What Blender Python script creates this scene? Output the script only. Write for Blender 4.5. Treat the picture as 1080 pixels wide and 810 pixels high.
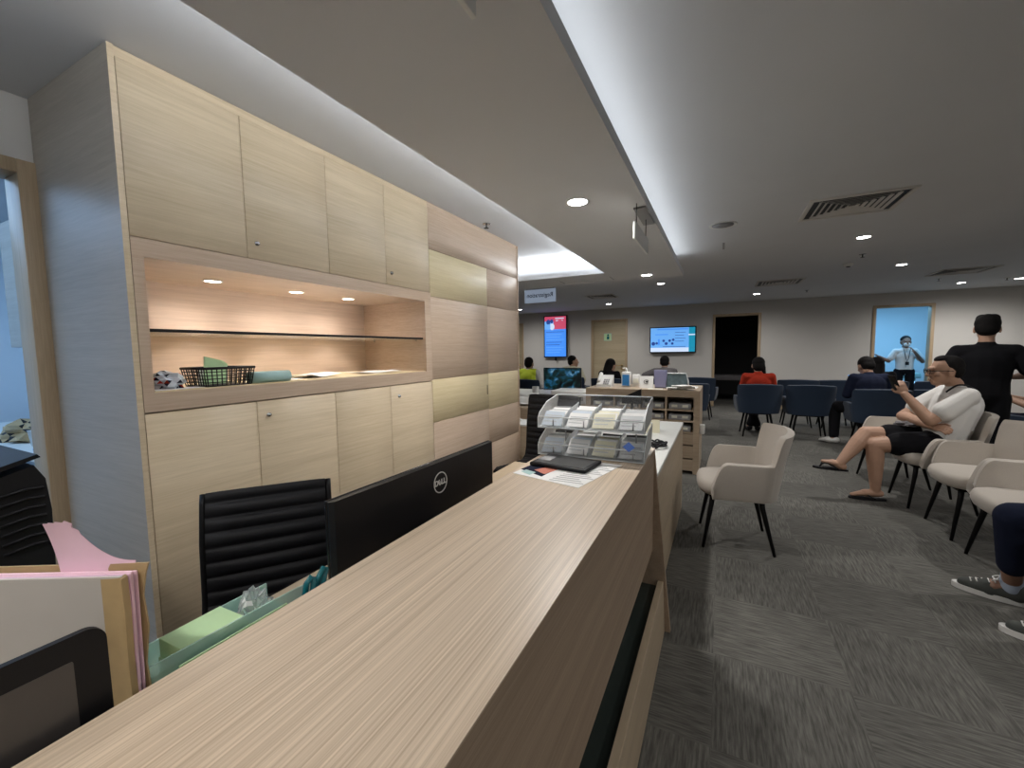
import bpy, bmesh, math, random
from mathutils import Vector, Matrix
random.seed(7)
PI = math.pi
S = bpy.context.scene
for o in list(bpy.data.objects): bpy.data.objects.remove(o)
COL = S.collection

# ------------------------------------------------------------------ camera, world, exposure
EYE = 1.38
cam_d = bpy.data.cameras.new('camera'); cam = bpy.data.objects.new('camera', cam_d); COL.objects.link(cam)
yaw, pitch, roll, FPX = 0.463439, 0.0794544, -0.0142001, 440.735
cam_d.sensor_fit = 'HORIZONTAL'; cam_d.sensor_width = 36.0; cam_d.lens = FPX / 1080.0 * 36.0
cam_d.clip_start = 0.02; cam_d.clip_end = 100
cy, sy = math.cos(yaw), math.sin(yaw)
F = Vector((-sy*math.cos(pitch), cy*math.cos(pitch), -math.sin(pitch)))
Rv = Vector((cy, sy, 0)); U = Rv.cross(F)
R2 = math.cos(roll)*Rv + math.sin(roll)*U; U2 = -math.sin(roll)*Rv + math.cos(roll)*U
m = Matrix((R2, U2, -F)).transposed().to_4x4(); m.translation = Vector((0, 0, EYE))
cam.matrix_world = m
S.camera = cam
S.view_settings.view_transform = 'Standard'; S.view_settings.look = 'None'
S.view_settings.exposure = 1.0; S.view_settings.gamma = 1.0; S.view_settings.use_curve_mapping = False
W = bpy.data.worlds.new('world'); S.world = W; W.use_nodes = True
W.node_tree.nodes['Background'].inputs[0].default_value = (0.75, 0.85, 1.0, 1)
W.node_tree.nodes['Background'].inputs[1].default_value = 0.05

def area(name, loc, size, size_y, power, color, rot=(0, 0, 0), parent=None, spread=PI):
    d = bpy.data.lights.new(name, 'AREA'); d.shape = 'RECTANGLE'; d.size = size; d.size_y = size_y
    d.energy = power; d.color = color; d.spread = spread
    o = bpy.data.objects.new(name, d); COL.objects.link(o); o.location = loc; o.rotation_euler = rot
    if parent: o.parent = parent
    return o
COVE = (0.93, 0.97, 1.0)
UP = (PI, 0, 0)
# LED strips lying on the lips of the dropped ceiling, shining up / sideways into the coves
area('cove_strip', (-0.455, 2.0, 2.275), 0.03, 6.2, 2.6, COVE, (0, math.radians(203), 0))
area('cove_strip', (-1.085, 1.4, 2.275), 0.03, 6.2, 17.0, COVE, (0, math.radians(170), 0))
area('cove_strip', (-2.4, 4.605, 2.275), 2.4, 0.03, 6.0, COVE, (math.radians(145+70), 0, 0))
# rooms lit behind doorways
area('treatment_room_light', (3.5, 12.0, 2.38), 1.6, 1.2, 22, (0.27, 0.62, 1.0))
area('pantry_light', (-3.7, -0.3, 2.36), 2.0, 2.0, 19, (0.38, 0.63, 1.0))

# ------------------------------------------------------------------ materials
def new_mat(name):
    mt = bpy.data.materials.new(name); mt.use_nodes = True
    nt = mt.node_tree; b = nt.nodes['Principled BSDF']
    return mt, nt, b
def plain(name, col, rough=0.6, metal=0.0, noise=0.06, nscale=30, bump=0.0, emit=None, estr=0, trans=0, alpha=1, ior=1.45, sheen=0):
    spec = 0.12 if ('cotton' in name or 'hair' in name) else (0.22 if name.startswith('black_') else 0.5)
    mt, nt, b = new_mat(name)
    b.inputs['Roughness'].default_value = rough; b.inputs['Metallic'].default_value = metal; b.inputs['Specular IOR Level'].default_value = spec
    tc = nt.nodes.new('ShaderNodeTexCoord'); nz = nt.nodes.new('ShaderNodeTexNoise')
    nz.inputs['Scale'].default_value = nscale; nz.inputs['Detail'].default_value = 3
    nt.links.new(tc.outputs['Object'], nz.inputs['Vector'])
    mx = nt.nodes.new('ShaderNodeMix'); mx.data_type = 'RGBA'
    mx.inputs[6].default_value = (*[c*(1-noise) for c in col], 1); mx.inputs[7].default_value = (*[min(1, c*(1+noise)) for c in col], 1)
    nt.links.new(nz.outputs['Fac'], mx.inputs[0]); nt.links.new(mx.outputs[2], b.inputs['Base Color'])
    if bump:
        bp = nt.nodes.new('ShaderNodeBump'); bp.inputs['Strength'].default_value = bump; bp.inputs['Distance'].default_value = 0.002
        nt.links.new(nz.outputs['Fac'], bp.inputs['Height']); nt.links.new(bp.outputs[0], b.inputs['Normal'])
    if emit:
        b.inputs['Emission Color'].default_value = (*emit, 1); b.inputs['Emission Strength'].default_value = estr
    if trans:
        b.inputs['Transmission Weight'].default_value = trans; b.inputs['IOR'].default_value = ior
    if sheen: b.inputs['Sheen Weight'].default_value = sheen
    b.inputs['Alpha'].default_value = alpha
    return mt
def wood(name, c1, c2, scale=(2.2, 2.2, 60), rough=0.42, streak=0.5, spec=0.4, bump=0.03, vary=0.04, sub=4, broad=0.7):
    """laminate oak: fine parallel grain lines stretched along the axis whose scale is small"""
    mt, nt, b = new_mat(name); L = nt.links.new
    tc = nt.nodes.new('ShaderNodeTexCoord'); mp = nt.nodes.new('ShaderNodeMapping'); mp.inputs['Scale'].default_value = scale
    L(tc.outputs['Object'], mp.inputs['Vector'])
    oi = nt.nodes.new('ShaderNodeObjectInfo')
    ad = nt.nodes.new('ShaderNodeVectorMath'); ad.operation = 'ADD'
    mu = nt.nodes.new('ShaderNodeMath'); mu.operation = 'MULTIPLY'; mu.inputs[1].default_value = 37
    L(oi.outputs['Random'], mu.inputs[0]); L(mp.outputs[0], ad.inputs[0]); L(mu.outputs[0], ad.inputs[1])
    n1 = nt.nodes.new('ShaderNodeTexNoise'); n1.inputs['Scale'].default_value = 1.0; n1.inputs['Detail'].default_value = 5; n1.inputs['Roughness'].default_value = 0.65
    L(ad.outputs[0], n1.inputs['Vector'])
    m2 = nt.nodes.new('ShaderNodeMapping'); m2.inputs['Scale'].default_value = tuple(s*4 for s in scale); L(ad.outputs[0], m2.inputs['Vector'])
    m2.inputs['Scale'].default_value = (sub, sub, sub)
    n2 = nt.nodes.new('ShaderNodeTexNoise'); n2.inputs['Scale'].default_value = 1.0; n2.inputs['Detail'].default_value = 3
    L(m2.outputs[0], n2.inputs['Vector'])
    n3 = nt.nodes.new('ShaderNodeTexNoise'); n3.inputs['Scale'].default_value = 0.12; n3.inputs['Detail'].default_value = 2
    L(ad.outputs[0], n3.inputs['Vector'])
    a = nt.nodes.new('ShaderNodeMath'); a.operation = 'MULTIPLY_ADD'; a.inputs[1].default_value = streak; L(n2.outputs['Fac'], a.inputs[0]); L(n1.outputs['Fac'], a.inputs[2])
    a2 = nt.nodes.new('ShaderNodeMath'); a2.operation = 'MULTIPLY_ADD'; a2.inputs[1].default_value = broad; L(n3.outputs['Fac'], a2.inputs[0]); L(a.outputs[0], a2.inputs[2])
    mr = nt.nodes.new('ShaderNodeMapRange'); mr.inputs[1].default_value = 0.5+0.5*streak+0.5*broad-0.37; mr.inputs[2].default_value = 0.78+0.5*streak+0.5*broad
    L(a2.outputs[0], mr.inputs[0])
    mx = nt.nodes.new('ShaderNodeMix'); mx.data_type = 'RGBA'; mx.inputs[6].default_value = (*c1, 1); mx.inputs[7].default_value = (*c2, 1)
    L(mr.outputs[0], mx.inputs[0]); L(mx.outputs[2], b.inputs['Base Color'])
    b.inputs['Roughness'].default_value = rough; b.inputs['Specular IOR Level'].default_value = spec
    bp = nt.nodes.new('ShaderNodeBump'); bp.inputs['Strength'].default_value = bump*6; bp.inputs['Distance'].default_value = 0.0006
    L(n2.outputs['Fac'], bp.inputs['Height']); L(bp.outputs[0], b.inputs['Normal'])
    return mt
M = {}
M['oak_door'] = wood('pale_oak_laminate', (0.54, 0.425, 0.275), (0.70, 0.575, 0.405), (9, 2.4, 90), streak=0.35)
M['oak_frame'] = wood('rosy_oak_laminate', (0.45, 0.33, 0.235), (0.60, 0.465, 0.35), (9, 2.4, 90), streak=0.35)
M['oak_yellow'] = wood('yellow_oak_laminate', (0.58, 0.47, 0.27), (0.72, 0.61, 0.39), (7, 2.2, 60), streak=0.3)
M['oak_back'] = wood('niche_oak_laminate', (0.55, 0.43, 0.34), (0.72, 0.58, 0.47), (9, 2.4, 90), streak=0.3)
M['oak_end'] = wood('side_oak_laminate', (0.33, 0.30, 0.26), (0.44, 0.41, 0.36), (2.2, 7, 55), streak=0.3)
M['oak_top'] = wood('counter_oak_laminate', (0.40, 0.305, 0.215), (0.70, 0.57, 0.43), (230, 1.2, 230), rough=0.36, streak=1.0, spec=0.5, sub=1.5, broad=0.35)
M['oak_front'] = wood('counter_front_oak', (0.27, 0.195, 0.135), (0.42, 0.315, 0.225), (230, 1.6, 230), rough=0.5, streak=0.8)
M['oak_desk'] = wood('desk_oak', (0.36, 0.28, 0.19), (0.50, 0.40, 0.28), (7, 2.0, 50), streak=0.4)
M['oak_cross'] = wood('bookcase_oak', (0.34, 0.26, 0.185), (0.49, 0.39, 0.285), (2.0, 7, 55), streak=0.4)
M['oak_jamb'] = wood('door_frame_oak', (0.36, 0.27, 0.17), (0.50, 0.38, 0.25), (60, 60, 2.2), streak=0.5)
M['oak_leaf'] = wood('door_leaf_oak', (0.38, 0.31, 0.20), (0.50, 0.42, 0.29), (2.0, 7, 60), streak=0.4)
M['ceiling'] = plain('ceiling_paint', (0.64, 0.65, 0.67), 0.9, noise=0.04, nscale=2.0, bump=0.05)
M['wall'] = plain('wall_paint', (0.62, 0.60, 0.57), 0.85, noise=0.03, nscale=3)
M['wall_room'] = plain('white_wall_paint', (0.72, 0.78, 0.82), 0.8, noise=0.03, nscale=3)
M['shaded_wall'] = plain('unlit_room_shade', (0.05, 0.05, 0.052), 0.9)  # near-black colour carries the shade of a room without light
M['black'] = plain('black_plastic', (0.012, 0.012, 0.014), 0.45)
M['black_gloss'] = plain('glossy_black_plastic', (0.008, 0.008, 0.01), 0.22)
M['leather'] = plain('black_leather', (0.010, 0.010, 0.012), 0.52, nscale=220, bump=0.25)
M['dark_metal'] = plain('black_metal', (0.015, 0.015, 0.016), 0.4, 0.6)
M['chrome'] = plain('chrome', (0.6, 0.6, 0.6), 0.2, 1.0)
M['brass'] = plain('brass', (0.6, 0.42, 0.18), 0.3, 1.0)
M['beige_fab'] = plain('beige_fabric', (0.47, 0.425, 0.375), 0.95, noise=0.12, nscale=260, bump=0.4, sheen=0.2)
M['blue_fab'] = plain('navy_blue_fabric', (0.012, 0.027, 0.056), 0.9, noise=0.15, nscale=260, bump=0.3, sheen=0.15)
M['white'] = plain('white_laminate', (0.74, 0.75, 0.72), 0.4)
M['white_pl'] = plain('white_plastic', (0.72, 0.72, 0.70), 0.45)
M['grey_pl'] = plain('grey_plastic', (0.30, 0.30, 0.31), 0.5)
M['paper'] = plain('white_paper', (0.80, 0.80, 0.79), 0.8, noise=0.02)
M['grey_board'] = plain('grey_board', (0.47, 0.44, 0.40), 0.75, noise=0.07, nscale=14)
M['tape'] = plain('brown_tape', (0.42, 0.30, 0.15), 0.5, noise=0.15, nscale=35)
M['pink'] = plain('pink_paper', (0.86, 0.60, 0.70), 0.8, noise=0.05)
M['lilac'] = plain('lilac_paper', (0.66, 0.52, 0.64), 0.8, noise=0.08)
M['green'] = plain('pale_green_paper', (0.52, 0.74, 0.42), 0.8, noise=0.04)
M['mint'] = plain('mint_acrylic', (0.55, 0.80, 0.72), 0.25, alpha=0.55)
M['teal'] = plain('teal_plastic', (0.01, 0.16, 0.19), 0.2, alpha=0.9)
M['teal_paper'] = plain('pale_teal_paper', (0.36, 0.55, 0.54), 0.6)
M['glassy'] = plain('recess_glass', (0.035, 0.045, 0.04), 0.25)
M['label'] = plain('label_paper', (0.7, 0.7, 0.6), 0.7)
M['skin'] = plain('skin', (0.42, 0.25, 0.17), 0.55, noise=0.08, nscale=25)
M['skin_dark'] = plain('tan_skin', (0.24, 0.13, 0.085), 0.55, noise=0.08, nscale=25)
M['hair'] = plain('black_hair', (0.010, 0.009, 0.009), 0.75, noise=0.5, nscale=120, bump=0.3)
M['white_cloth'] = plain('white_cotton', (0.70, 0.69, 0.67), 0.9, noise=0.06, nscale=12, bump=0.15)
M['cream_cloth'] = plain('cream_cotton', (0.66, 0.63, 0.48), 0.9, noise=0.06, nscale=12)
M['black_cloth'] = plain('black_cotton', (0.008, 0.008, 0.010), 0.9, noise=0.2, nscale=12)
M['navy_cloth'] = plain('navy_cotton', (0.012, 0.016, 0.035), 0.9, noise=0.2, nscale=12)
M['red_cloth'] = plain('rust_red_cotton', (0.36, 0.035, 0.018), 0.9, noise=0.15, nscale=12)
M['grey_cloth'] = plain('grey_cotton', (0.16, 0.15, 0.155), 0.9, noise=0.1, nscale=12)
M['hivis'] = plain('hi_vis_yellow', (0.75, 0.90, 0.06), 0.8)
M['purple'] = plain('frosted_purple_acrylic', (0.30, 0.30, 0.48), 0.3, alpha=0.85)
M['blue_liq'] = plain('blue_bottle_label', (0.03, 0.20, 0.50), 0.3)
M['steel'] = plain('brushed_steel', (0.30, 0.33, 0.36), 0.35, 0.8)
M['acr_blue'] = plain('blue_sticker', (0.10, 0.22, 0.70), 0.5)
def acrylic(name, col, a):
    mt, nt, b = new_mat(name)
    b.inputs['Base Color'].default_value = (*col, 1); b.inputs['Roughness'].default_value = 0.06
    tr = nt.nodes.new('ShaderNodeBsdfTransparent'); mx = nt.nodes.new('ShaderNodeMixShader')
    fr = nt.nodes.new('ShaderNodeFresnel'); fr.inputs['IOR'].default_value = 1.5
    ad = nt.nodes.new('ShaderNodeMath'); ad.operation = 'ADD'; ad.inputs[1].default_value = a; ad.use_clamp = True
    nt.links.new(fr.outputs[0], ad.inputs[0]); nt.links.new(ad.outputs[0], mx.inputs[0])
    nt.links.new(tr.outputs[0], mx.inputs[1]); nt.links.new(b.outputs[0], mx.inputs[2])
    nt.links.new(mx.outputs[0], nt.nodes['Material Output'].inputs['Surface'])
    return mt
M['acrylic'] = acrylic('clear_acrylic', (0.85, 0.88, 0.9), 0.03)
M['acr_edge'] = plain('acrylic_edge', (0.80, 0.84, 0.86), 0.2)
M['acr_frost'] = acrylic('hazy_acrylic', (0.8, 0.82, 0.82), 0.25)
def emis(name, col, s):
    mt, nt, b = new_mat(name); b.inputs['Base Color'].default_value = (*[c*0.3 for c in col], 1)
    b.inputs['Emission Color'].default_value = (*col, 1); b.inputs['Emission Strength'].default_value = s
    return mt
M['lamp'] = emis('lamp_lens', (1.0, 0.97, 0.92), 14)
M['lamp_warm'] = emis('warm_lamp_lens', (1.0, 0.84, 0.66), 10)
M['scr_blue'] = emis('screen_blue', (0.06, 0.30, 1.0), 0.42)
M['scr_light'] = emis('screen_pale_blue', (0.16, 0.46, 1.0), 0.42)
M['scr_red'] = emis('screen_red', (0.80, 0.10, 0.20), 0.34)
M['scr_white'] = emis('screen_white', (0.65, 0.78, 1.0), 0.45)
M['scr_navy'] = emis('screen_navy', (0.02, 0.06, 0.30), 0.4)
M['scr_teal'] = emis('screen_teal', (0.01, 0.28, 0.45), 0.45)
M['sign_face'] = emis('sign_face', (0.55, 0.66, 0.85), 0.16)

M['charcoal'] = plain('charcoal_plastic', (0.045, 0.045, 0.045), 0.35)
def floor_mat():
    mt, nt, b = new_mat('grey_carpet_tiles'); L = nt.links.new
    tc = nt.nodes.new('ShaderNodeTexCoord')
    rot = nt.nodes.new('ShaderNodeMapping'); rot.inputs['Rotation'].default_value = (0, 0, 0.0); L(tc.outputs['Object'], rot.inputs['Vector'])
    ch = nt.nodes.new('ShaderNodeTexChecker'); ch.inputs['Scale'].default_value = 2.0; L(rot.outputs[0], ch.inputs['Vector'])
    fl = nt.nodes.new('ShaderNodeVectorMath'); fl.operation = 'SCALE'; fl.inputs['Scale'].default_value = 2.0; L(rot.outputs[0], fl.inputs[0])
    f2 = nt.nodes.new('ShaderNodeVectorMath'); f2.operation = 'FLOOR'; L(fl.outputs[0], f2.inputs[0])
    wn = nt.nodes.new('ShaderNodeTexWhiteNoise'); wn.noise_dimensions = '2D'; L(f2.outputs[0], wn.inputs['Vector'])
    def streaks(sc):
        mp = nt.nodes.new('ShaderNodeMapping'); mp.inputs['Scale'].default_value = sc; L(rot.outputs[0], mp.inputs['Vector'])
        n = nt.nodes.new('ShaderNodeTexNoise'); n.inputs['Scale'].default_value = 1; n.inputs['Detail'].default_value = 4; n.inputs['Roughness'].default_value = 0.6
        L(mp.outputs[0], n.inputs['Vector']); return n
    a = streaks((9, 110, 1)); c = streaks((110, 9, 1))
    mx = nt.nodes.new('ShaderNodeMix'); mx.data_type = 'FLOAT'; L(ch.outputs['Fac'], mx.inputs[0]); L(a.outputs['Fac'], mx.inputs[2]); L(c.outputs['Fac'], mx.inputs[3])
    big = nt.nodes.new('ShaderNodeTexNoise'); big.inputs['Scale'].default_value = 1.3; L(rot.outputs[0], big.inputs['Vector'])
    mr = nt.nodes.new('ShaderNodeMapRange'); mr.inputs[1].default_value = 0.36; mr.inputs[2].default_value = 0.66; L(mx.outputs[0], mr.inputs[0])
    cr = nt.nodes.new('ShaderNodeMix'); cr.data_type = 'RGBA'; cr.inputs[6].default_value = (0.062, 0.060, 0.053, 1); cr.inputs[7].default_value = (0.145, 0.140, 0.126, 1)
    L(mr.outputs[0], cr.inputs[0])
    t = nt.nodes.new('ShaderNodeMapRange'); t.inputs[3].default_value = 0.88; t.inputs[4].default_value = 1.12; L(wn.outputs['Value'], t.inputs[0])
    t2 = nt.nodes.new('ShaderNodeMapRange'); t2.inputs[1].default_value = 0.3; t2.inputs[2].default_value = 0.7; t2.inputs[3].default_value = 0.85; t2.inputs[4].default_value = 1.15; L(big.outputs['Fac'], t2.inputs[0])
    mm = nt.nodes.new('ShaderNodeMath'); mm.operation = 'MULTIPLY'; L(t.outputs[0], mm.inputs[0]); L(t2.outputs[0], mm.inputs[1])
    vm = nt.nodes.new('ShaderNodeVectorMath'); vm.operation = 'SCALE'; L(cr.outputs[2], vm.inputs[0]); L(mm.outputs[0], vm.inputs['Scale'])
    L(vm.outputs[0], b.inputs['Base Color']); b.inputs['Roughness'].default_value = 0.95
    bp = nt.nodes.new('ShaderNodeBump'); bp.inputs['Strength'].default_value = 0.4; bp.inputs['Distance'].default_value = 0.003
    L(mx.outputs[0], bp.inputs['Height']); L(bp.outputs[0], b.inputs['Normal'])
    return mt
M['carpet'] = floor_mat()

# ------------------------------------------------------------------ mesh helpers
class MB:
    """collects shapes and links them as ONE mesh object"""
    def __init__(s): s.bm = bmesh.new(); s.mats = []
    def mi(s, mat):
        if mat is None: return 0
        if mat not in s.mats: s.mats.append(mat)
        return s.mats.index(mat)
    def _add(s, verts, faces, mat=None, smooth=False):
        i = s.mi(mat); vs = [s.bm.verts.new(v) for v in verts]
        for f in faces:
            try:
                fc = s.bm.faces.new([vs[k] for k in f]); fc.material_index = i; fc.smooth = smooth
            except ValueError: pass
        return s
    def box(s, x0, x1, y0, y1, z0, z1, mat=None, bev=0.0, T=None, seg=2):
        b = bmesh.new(); vs = [b.verts.new((x, y, z)) for x in (x0, x1) for y in (y0, y1) for z in (z0, z1)]
        for f in ((0, 1, 3, 2), (4, 6, 7, 5), (0, 4, 5, 1), (2, 3, 7, 6), (0, 2, 6, 4), (1, 5, 7, 3)): b.faces.new([vs[k] for k in f])
        if bev: bmesh.ops.bevel(b, geom=b.edges[:], offset=bev, segments=seg, profile=0.5, affect='EDGES')
        return s.merge(b, mat, T, bev > 0)
    def merge(s, b, mat=None, T=None, smooth=False):
        b.verts.index_update(); vs = [(T @ v.co if T else v.co.copy()) for v in b.verts]
        fs = [[v.index for v in f.verts] for f in b.faces]; b.free()
        return s._add(vs, fs, mat, smooth)
    def prism(s, pts, axis, a0, a1, mat=None, T=None, smooth=False):
        """pts: 2-D outline; axis 'x' -> (y,z), 'y' -> (x,z), 'z' -> (x,y)"""
        def mk(p, a): return {'x': (a, p[0], p[1]), 'y': (p[0], a, p[1]), 'z': (p[0], p[1], a)}[axis]
        n = len(pts); vs = [Vector(mk(p, a0)) for p in pts] + [Vector(mk(p, a1)) for p in pts]
        if T: vs = [T @ v for v in vs]
        fs = [list(range(n))[::-1], list(range(n, 2*n))] + [[i, (i+1) % n, n+(i+1) % n, n+i] for i in range(n)]
        return s._add(vs, fs, mat, smooth)
    def tube(s, pts, r, mat=None, n=10, T=None, cap=True):
        pts = [Vector(p) for p in pts]; rs = r if isinstance(r, (list, tuple)) else [r]*len(pts)
        vs, fs = [], []; up = Vector((0, 0, 1)); prev = None
        for i, p in enumerate(pts):
            d = (pts[min(i+1, len(pts)-1)] - pts[max(i-1, 0)]).normalized()
            if prev is None:
                ref = up if abs(d.z) < 0.9 else Vector((1, 0, 0)); a = d.cross(ref).normalized()
            else: a = (prev - d*prev.dot(d)).normalized()
            prev = a; c = d.cross(a)
            for k in range(n):
                t = 2*PI*k/n; vs.append(p + (a*math.cos(t) + c*math.sin(t))*rs[i])
        for i in range(len(pts)-1):
            for k in range(n): fs.append([i*n+k, i*n+(k+1) % n, (i+1)*n+(k+1) % n, (i+1)*n+k])
        if cap: fs += [list(range(n))[::-1], list(range((len(pts)-1)*n, len(pts)*n))]
        if T: vs = [T @ v for v in vs]
        return s._add(vs, fs, mat, True)
    def lathe(s, prof, mat=None, n=24, T=None, c=(0, 0, 0)):
        vs, fs = [], []; c = Vector(c)
        for r, z in prof:
            for k in range(n): vs.append(c + Vector((r*math.cos(2*PI*k/n), r*math.sin(2*PI*k/n), z)))
        for i in range(len(prof)-1):
            for k in range(n): fs.append([i*n+k, i*n+(k+1) % n, (i+1)*n+(k+1) % n, (i+1)*n+k])
        fs += [list(range(n))[::-1], list(range((len(prof)-1)*n, len(prof)*n))]
        if T: vs = [T @ v for v in vs]
        return s._add(vs, fs, mat, True)
    def ball(s, c, r, mat=None, T=None, seg=16, R=None):
        b = bmesh.new(); bmesh.ops.create_uvsphere(b, u_segments=seg, v_segments=max(6, seg*3//4), radius=1)
        Mx = Matrix.Translation(Vector(c)) @ (R.to_4x4() if R else Matrix()) @ Matrix.Diagonal((*r, 1))
        return s.merge(b, mat, (T @ Mx) if T else Mx, True)
    def grid(s, rows, mat=None, smooth=True, closed=False):
        n = len(rows[0]); vs = [v for r in rows for v in r]; fs = []
        for i in range(len(rows)-1):
            for k in range(n if closed else n-1): fs.append([i*n+k, i*n+(k+1) % n, (i+1)*n+(k+1) % n, (i+1)*n+k])
        return s._add(vs, fs, mat, smooth)
    def build(s, name, mat=None, parent=None, loc=None, rot=None, fix=True):
        if fix: bmesh.ops.recalc_face_normals(s.bm, faces=s.bm.faces[:])
        me = bpy.data.meshes.new(name); s.bm.to_mesh(me); s.bm.free()
        mats = s.mats or [mat]
        for mt in mats: me.materials.append(M[mt] if isinstance(mt, str) else mt)
        o = bpy.data.objects.new(name, me); COL.objects.link(o)
        if parent: o.parent = parent
        if loc is not None: o.location = loc
        if rot is not None: o.rotation_euler = rot
        if any(p.use_smooth for p in me.polygons):
            pass
        return o
def tag(o, label, cat, group=None, kind=None):
    o['label'] = label; o['category'] = cat
    if group: o['group'] = group
    if kind: o['kind'] = kind
    return o
def thing(name, label, cat, loc=(0, 0, 0), rz=0.0, group=None):
    o = bpy.data.objects.new(name, None); o.empty_display_size = 0.05; COL.objects.link(o)
    o.location = loc; o.rotation_euler = (0, 0, rz)
    return tag(o, label, cat, group)
def struct(o, label=None):
    o['kind'] = 'structure'
    if label: o['label'] = label
    return o
def dup(root, loc, rz, label=None, group=None):
    r = root.copy(); COL.objects.link(r); r.location = loc; r.rotation_euler = (0, 0, rz)
    if label: r['label'] = label
    if group: r['group'] = group
    for ch in list(root.children):
        c = ch.copy(); COL.objects.link(c); c.parent = r
        for g in ch.children:
            d = g.copy(); COL.objects.link(d); d.parent = c
    return r
def evaluated(o, mods):
    """apply a list of (type, {settings}) modifiers to an object's mesh"""
    for i, (t, kw) in enumerate(mods):
        md = o.modifiers.new(str(i), t)
        for k, v in kw.items(): setattr(md, k, v)
    dg = bpy.context.evaluated_depsgraph_get(); dg.update()
    me = bpy.data.meshes.new_from_object(o.evaluated_get(dg)); old = o.data
    o.modifiers.clear(); o.data = me; me.name = old.name
    return o
def text_mesh(txt, size, depth, mat, name, parent, Mx, bold=0.0):
    cu = bpy.data.curves.new('txt', 'FONT'); cu.body = txt; cu.size = size; cu.extrude = depth; cu.align_x = 'CENTER'; cu.align_y = 'CENTER'; cu.offset = bold
    t = bpy.data.objects.new('txt', cu); COL.objects.link(t)
    dg = bpy.context.evaluated_depsgraph_get(); dg.update()
    me = bpy.data.meshes.new_from_object(t.evaluated_get(dg)); bpy.data.objects.remove(t)
    me.transform(Mx); me.materials.clear(); me.materials.append(M[mat])
    o = bpy.data.objects.new(name, me); COL.objects.link(o)
    if parent: o.parent = parent
    return o

# ------------------------------------------------------------------ SETTING
FY = 10.95; CH = 2.42
struct(MB().box(-9, 8.4, -3.2, 14.2, -0.1, 0, 'carpet').build('floor'))
struct(MB().box(-9, 8.4, -3.2, 14.2, CH, CH+0.1, 'ceiling').build('ceiling'))
def wall_with_holes(name, x0, x1, holes, y0, y1, mat, H=CH):
    b = MB(); x = x0
    for (a, c, h) in holes:
        b.box(x, a, y0, y1, 0, H, mat); b.box(a, c, y0, y1, h, H, mat); x = c
    b.box(x, x1, y0, y1, 0, H, mat)
    return struct(b.build(name))
# far wall: a closed door at the very left, a closed door in the middle, a dark doorway and a bright doorway
wall_with_holes('wall_far', -9, 8.4, [(-5.96, -5.12, 2.11), (-3.05, -2.19, 2.11), (-0.14, 0.75, 2.11), (2.79, 3.64, 2.14)], FY, FY+0.12, 'wall')
struct(MB().box(7.3, 7.42, -3.1, FY, 0, CH, 'wall').build('wall_right'))
struct(MB().box(-9, 8.4, -3.2, -3.08, 0, CH, 'wall').build('wall_back'))
def wallx(name, X, y0, y1, hole, mat, th=0.1):
    b = MB(); a, c, h = hole
    b.box(X-th, X, y0, a, 0, CH, mat); b.box(X-th, X, a, c, h, CH, mat); b.box(X-th, X, c, y1, 0, CH, mat)
    return struct(b.build(name))
wallx('wall_left', -2.53, -3.08, 3.86, (-0.23, 0.68, 2.125), 'wall')
struct(MB().box(-9, -2.63, 3.76, 3.86, 0, CH, 'wall').build('wall_side'))
struct(MB().box(-9, -8.9, 3.86, FY, 0, CH, 'wall').build('wall_end'))
b = MB()   # baseboard of the far wall, between the openings
for a, c in ((-8.9, -5.99), (-5.09, -3.08), (-2.16, -0.19), (0.80, 2.74), (3.69, 7.3)): b.box(a, c, FY-0.012, FY, 0, 0.10, 'oak_jamb')
struct(b.build('baseboard_far'))
# dropped ceiling (slab with an upstand set back behind the lit lip)
b = MB()
b.box(-1.14, -0.40, -3.0, 5.2, 2.20, 2.255, 'ceiling'); b.box(-8.9, -1.14, 4.55, 5.2, 2.20, 2.255, 'ceiling')
b.box(-1.02, -0.52, -3.0, 5.08, 2.255, CH, 'ceiling'); b.box(-8.9, -1.02, 4.67, 5.08, 2.255, CH, 'ceiling')
struct(b.build('ceiling_drop'))
# access panel joint in the far ceiling
b = MB()
for x0, x1, y0, y1 in ((-1.75, -1.15, 5.02, 5.025), (-1.75, -1.745, 4.8, 5.02), (-1.15, -1.145, 4.8, 5.02)): b.box(x0, x1, y0, y1, 2.197, 2.2, 'grey_pl')
struct(b.build('trim_1'))

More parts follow.
